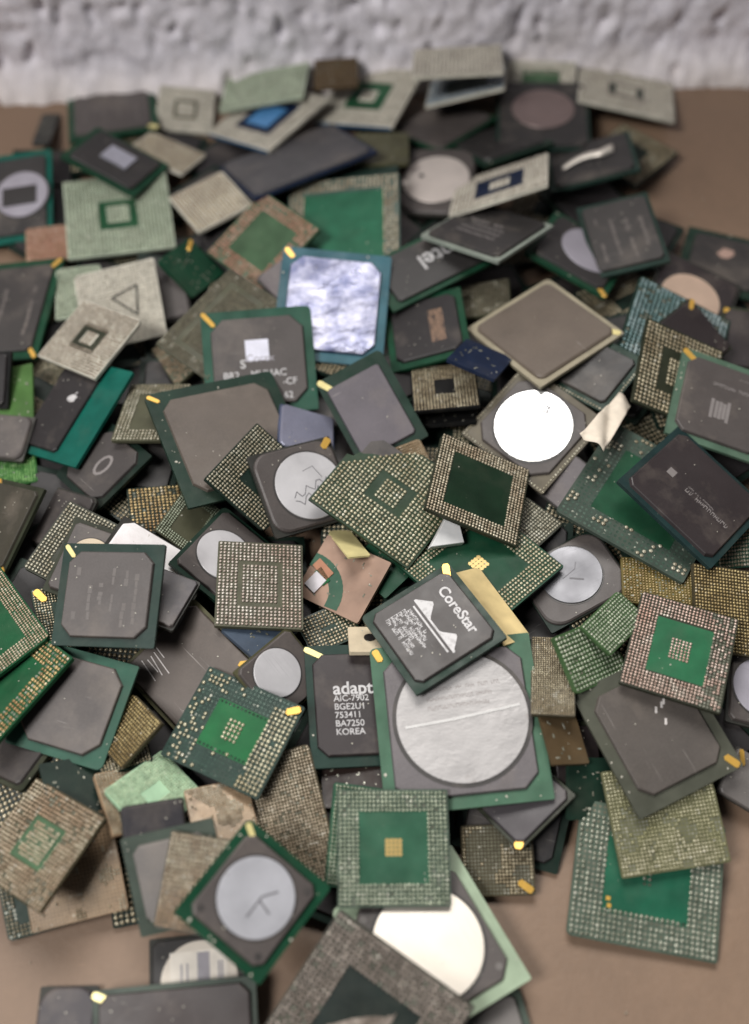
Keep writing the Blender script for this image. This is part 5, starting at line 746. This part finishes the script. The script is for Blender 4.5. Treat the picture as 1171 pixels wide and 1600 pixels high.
 ((98.67, 144.75, 16.95), (0.9907, 0.0804, 0.1069, -0.0259), 22.93, 25.01, {'label': 'brown gold ball chip at right edge above pink toned frame', 'kind': 'ball', 'sub': 'brown', 'n': 24, 'ring': 12, 'sol': 'goldtan'}),
 ((48.21, 206.57, 17.79), (-0.9233, -0.1169, 0.0308, 0.3646), 31.50, 30.36, {'label': 'slug chip with glaring white disc at upper centre right', 'kind': 'cap', 'sub': 'olivegrey', 'cap': 'mold', 'k': 0.86, 'ch': 0.16, 'slug': (0.0, 0.0, 0.39, 'mirror'), 'facing': (-0.12, 0.8, 1.15), 'scrib': 4, 'balledge': 1}),
 ((64.01, 137.77, 23.98), (-0.9196, 0.0513, -0.1041, 0.3753), 10.83, 17.54, {'label': 'little green ball chip below the dusty bluish disc', 'kind': 'ball', 'sub': 'mossgreen', 'n': 11, 'ring': 6, 'sol': 'palegreen'}),
 ((-21.0, 185.46, 17.4), (0.9605, 0.1387, 0.1329, 0.2012), 26.70, 26.06, {'label': 'grey slug chip with scribbled white disc beside the torn ball chip', 'kind': 'cap', 'sub': 'dgrey', 'cap': 'mold', 'k': 0.96, 'ch': 0.2, 'slug': (0.06, -0.02, 0.4, 'white'), 'pin': [2], 'scrib': 1}),
 ((93.7, 223.44, 21.84), (0.9709, 0.1087, 0.1863, -0.1039), 28.08, 29.62, {'label': 'gold striped ball frame chip partly under hazy grey cap at right', 'kind': 'ball', 'sub': 'dolive', 'n': 20, 'ring': 5, 'm': 7, 'sol': 'tan'}),
 ((91.94, 179.67, 22.05), (0.9166, -0.0756, 0.1442, -0.3652), 35.18, 35.17, {'label': 'brown black cap chip with faint lettering and dark teal edge at right', 'kind': 'cap', 'sub': 'navyteal', 'cap': 'brownblack', 'k': 0.9, 'marks': 5}),
 ((-6.35, 118.76, 13.45), (-0.996, -0.0347, -0.0673, -0.0464), 22.89, 33.70, {'label': 'black cap chip with five lines of white lettering, lower centre', 'kind': 'cap', 'sub': 'dteal', 'cap': 'brownblack', 'k': 0.84, 'text': 'adap', 'ch': 0.14, 'pin': [3]}),
 ((-9.19, 157.9, 11.68), (0.9486, 0.0988, -0.1366, -0.2679), 22.45, 19.82, {'label': 'torn pinkish tan chip with green curved band beside silver square grid', 'kind': 'plain', 'sub': 'pinkcopper', 'torn': 1}),
 ((-40.31, 69.16, 23.18), (0.9846, 0.1516, -0.029, -0.0823), 20.33, 22.12, {'label': 'brown beige full grid chip under the diamond slug chip', 'kind': 'ball', 'sub': 'brown', 'n': 19, 'ring': 10, 'sol': 'coppermix'}),
 ((-46.81, 38.38, 4.58), (-0.9928, -0.1117, 0.0086, -0.0432), 38.95, 24.39, {'label': 'black cap chip with yellow marker at the bottom left edge', 'kind': 'cap', 'sub': 'greygreen', 'cap': 'brownblack2', 'k': 0.9, 'kw': 0.93, 'ch': 0.1, 'pin': [3]}),
 ((73.2, 110.14, 17.18), (0.8459, 0.05, 0.0691, -0.5265), 35.35, 31.51, {'label': 'hazy taupe cap chip with white nicks and yellow tip at right front', 'kind': 'cap', 'flecks': 1, 'sub': 'greyolive', 'cap': 'taupe3', 'k': 0.8, 'ch': 0.12, 'pin': [2], 'scratch': 2}),
 ((-90.86, 240.93, 18.82), (-0.9455, -0.0375, 0.1489, 0.2872), 27.55, 24.51, {'label': 'taupe grey chip with ragged dark square ring on top at left', 'kind': 'ball', 'sub': 'dolive', 'n': 26, 'ring': 8, 'm': 5, 'gap': 0, 'sol': 'taupepale', 'rim': 'palerim'}),
 ((-7.44, 168.16, 14.03), (-0.9399, 0.286, -0.0935, -0.1617), 6.80, 17.86, {'label': 'thin yellow laminate strip below the torn cornered chip', 'kind': 'plain', 'sub': 'yellow', 'thin': 1}),
 ((105.82, 212.97, 20.38), (0.984, 0.0609, 0.0861, -0.1436), 30.92, 31.95, {'label': 'hazy grey cap chip with pale green rim at right edge', 'kind': 'cap', 'flecks': 1, 'sub': 'palegreen', 'cap': 'mold', 'k': 0.86, 'ch': 0.1, 'pin': [3], 'marks': 4}),
 ((4.65, 181.34, 19.91), (-0.9496, -0.0467, -0.0688, 0.3023), 35.15, 32.36, {'label': 'torn cornered ball chip with small ball square in green middle', 'kind': 'ball', 'sub': 'green6', 'n': 28, 'ring': 9, 'm': 6, 'sol': 'bright2', 'cut': (3, 0.5, 0.42)}),
 ((31.94, 145.23, 19.58), (0.9456, -0.0781, 0.1926, 0.2505), 9.89, 25.96, {'label': 'peeled gold laminate strip above the big silver disc chip', 'kind': 'plain', 'sub': 'goldfuzz', 'thin': 1}),
 ((-2.27, 136.86, 15.55), (-0.9632, 0.2667, -0.0221, -0.0227), 9.66, 12.31, {'label': 'tiny beige fragment with black hole left of logo swoosh chip', 'kind': 'plain', 'sub': 'beige', 'hole': 1}),
 ((-31.98, 152.94, 17.31), (0.9945, -0.0713, 0.0739, 0.0185), 24.06, 29.30, {'label': 'silver square grid chip with grooved inner square, left of centre', 'kind': 'ball', 'sub': 'olive', 'n': 21, 'ring': 5, 'm': 9, 'gap': 1, 'sol': 'silver'}),
 ((-36.72, 109.74, 17.42), (-0.9712, -0.0442, 0.0617, 0.2259), 29.39, 26.25, {'label': 'dark rimmed chip with bright green core and many missing balls', 'kind': 'ball', 'sub': 'brightgreen', 'n': 24, 'ring': 6, 'm': 5, 'sol': 'bright2', 'side': 1, 'pin': [2], 'rim': 'dteal2', 'pad': 'none'}),
 ((25.34, 38.77, 1.65), (-0.9919, 0.0157, 0.0024, -0.1258), 24.71, 16.93, {'label': 'grey cap corner with green rim at the bottom frame edge', 'kind': 'cap', 'sub': 'greygreen', 'cap': 'moldpale', 'k': 0.86}),
 ((53.66, 241.04, 22.35), (0.8903, -0.02, -0.0782, -0.4481), 35.56, 34.46, {'label': 'plain brownish taupe diamond cap chip on top at upper centre right', 'kind': 'cap', 'sub': 'taupeedge', 'cap': 'taupe4', 'k': 0.9, 'ch': 0.08, 'pin': [2], 'soft': 1}),
 ((-0.65, 83.62, 11.54), (-0.9871, -0.0766, -0.1378, 0.029), 21.78, 25.15, {'label': 'mint ball chip just under the four by four gold pad chip', 'kind': 'ball', 'sub': 'green7', 'n': 22, 'ring': 11, 'sol': 'palegreen'}),
 ((68.77, 202.29, 26.0), (0.9446, -0.1305, 0.112, -0.2796), 9.42, 27.37, {'label': 'crumpled cream paper scrap right of the glaring white disc', 'kind': 'scrap', 'sub': 'paper'}),
 ((30.16, 181.81, 21.79), (-0.9773, 0.0245, -0.1781, 0.1124), 28.96, 28.78, {'label': 'dark green centred ball frame chip on top at centre', 'kind': 'ball', 'sub': 'deepgreen', 'rim': 'tanrim', 'n': 30, 'ring': 5, 'm': 0, 'sol': 'tanmix'}),
 ((22.08, 112.33, 17.2), (0.9964, 0.0672, -0.0217, 0.0466), 42.99, 44.28, {'label': 'large chip with big dented silver disc and pale green rim', 'kind': 'cap', 'flecks': 1, 'sub': 'palegreen2', 'cap': 'greysil', 'k': 0.86, 'ch': 0.1, 'slug': (0.02, 0.02, 0.4, 'dented'), 'pin': [3]}),
 ((13.47, 58.62, 9.38), (0.8629, -0.0456, 0.0239, -0.5028), 36.94, 34.79, {'label': 'slug chip with bright cream disc and mint rim, front centre', 'kind': 'cap', 'flecks': 1, 'sub': 'mintrim', 'cap': 'mold', 'k': 0.84, 'ch': 0.12, 'slug': (0.0, -0.02, 0.39, 'creamw'), 'dots': 4}),
 ((80.67, 129.94, 23.03), (-0.9853, 0.024, -0.0012, 0.1692), 26.42, 29.22, {'label': 'pink toned ball frame chip with green window and ball core, right', 'kind': 'ball', 'sub': 'green8', 'rim': 'tanrim', 'n': 28, 'ring': 6, 'm': 6, 'sol': 'pinktan', 'side': 2}),
 ((-28.2, 65.63, 23.88), (0.938, 0.0543, 0.1524, -0.3065), 25.71, 27.09, {'label': 'diamond set slug chip with pale smudged disc and gold tip, front', 'kind': 'cap', 'flecks': 1, 'sub': 'green2', 'cap': 'mold', 'k': 0.84, 'ch': 0.08, 'slug': (0.0, 0.02, 0.36, 'smudge'), 'pin': [3], 'dots': 3, 'scrib': 3}),
 ((-2.98, 39.58, 12.48), (0.9306, 0.2183, 0.0095, -0.2936), 37.65, 37.74, {'label': 'taupe ball chip with grey paste triangle at front edge', 'kind': 'ball', 'sub': 'slate', 'rim': 'tanrim2', 'n': 30, 'ring': 7, 'sol': 'taupe2', 'miss': 0.1, 'paste': 1}),
 ((15.62, 137.03, 22.63), (0.8694, 0.0249, -0.0784, -0.4872), 28.39, 28.62, {'label': 'dark chip with white logo swoosh and lettering on big silver disc', 'kind': 'cap', 'sub': 'dgreen', 'cap': 'mold2', 'k': 0.88, 'ch': 0.07, 'text': 'core', 'pin': [3]}),
 ((4.71, 80.2, 15.52), (-0.9939, -0.1023, -0.0402, -0.0114), 27.76, 27.93, {'label': 'green ball chip with four by four gold pads, front centre', 'kind': 'ball', 'sub': 'green7', 'n': 26, 'ring': 5, 'm': 4, 'sol': 'palegreen', 'goldm': 1, 'miss': 0.05, 'rim': 'greygreen2'}),
 ((20.09, 169.1, 17.41), (0.9806, 0.1194, 0.1557, 0.0057), 10.45, 10.45, {'label': 'small bright metal wedge lying between two centre ball chips', 'kind': 'wedge', 'sub': 'mirror'}),
]
for i, (p, qx, w_, h_, spec) in enumerate(CHIPS):
    q_ = Matrix.Translation(Vector(p) / 1000) @ __import__('mathutils').Quaternion(qx).to_matrix().to_4x4()
    chip(i, spec, q_, w_ / 1000, h_ / 1000)
print('objects', len(bpy.data.objects))
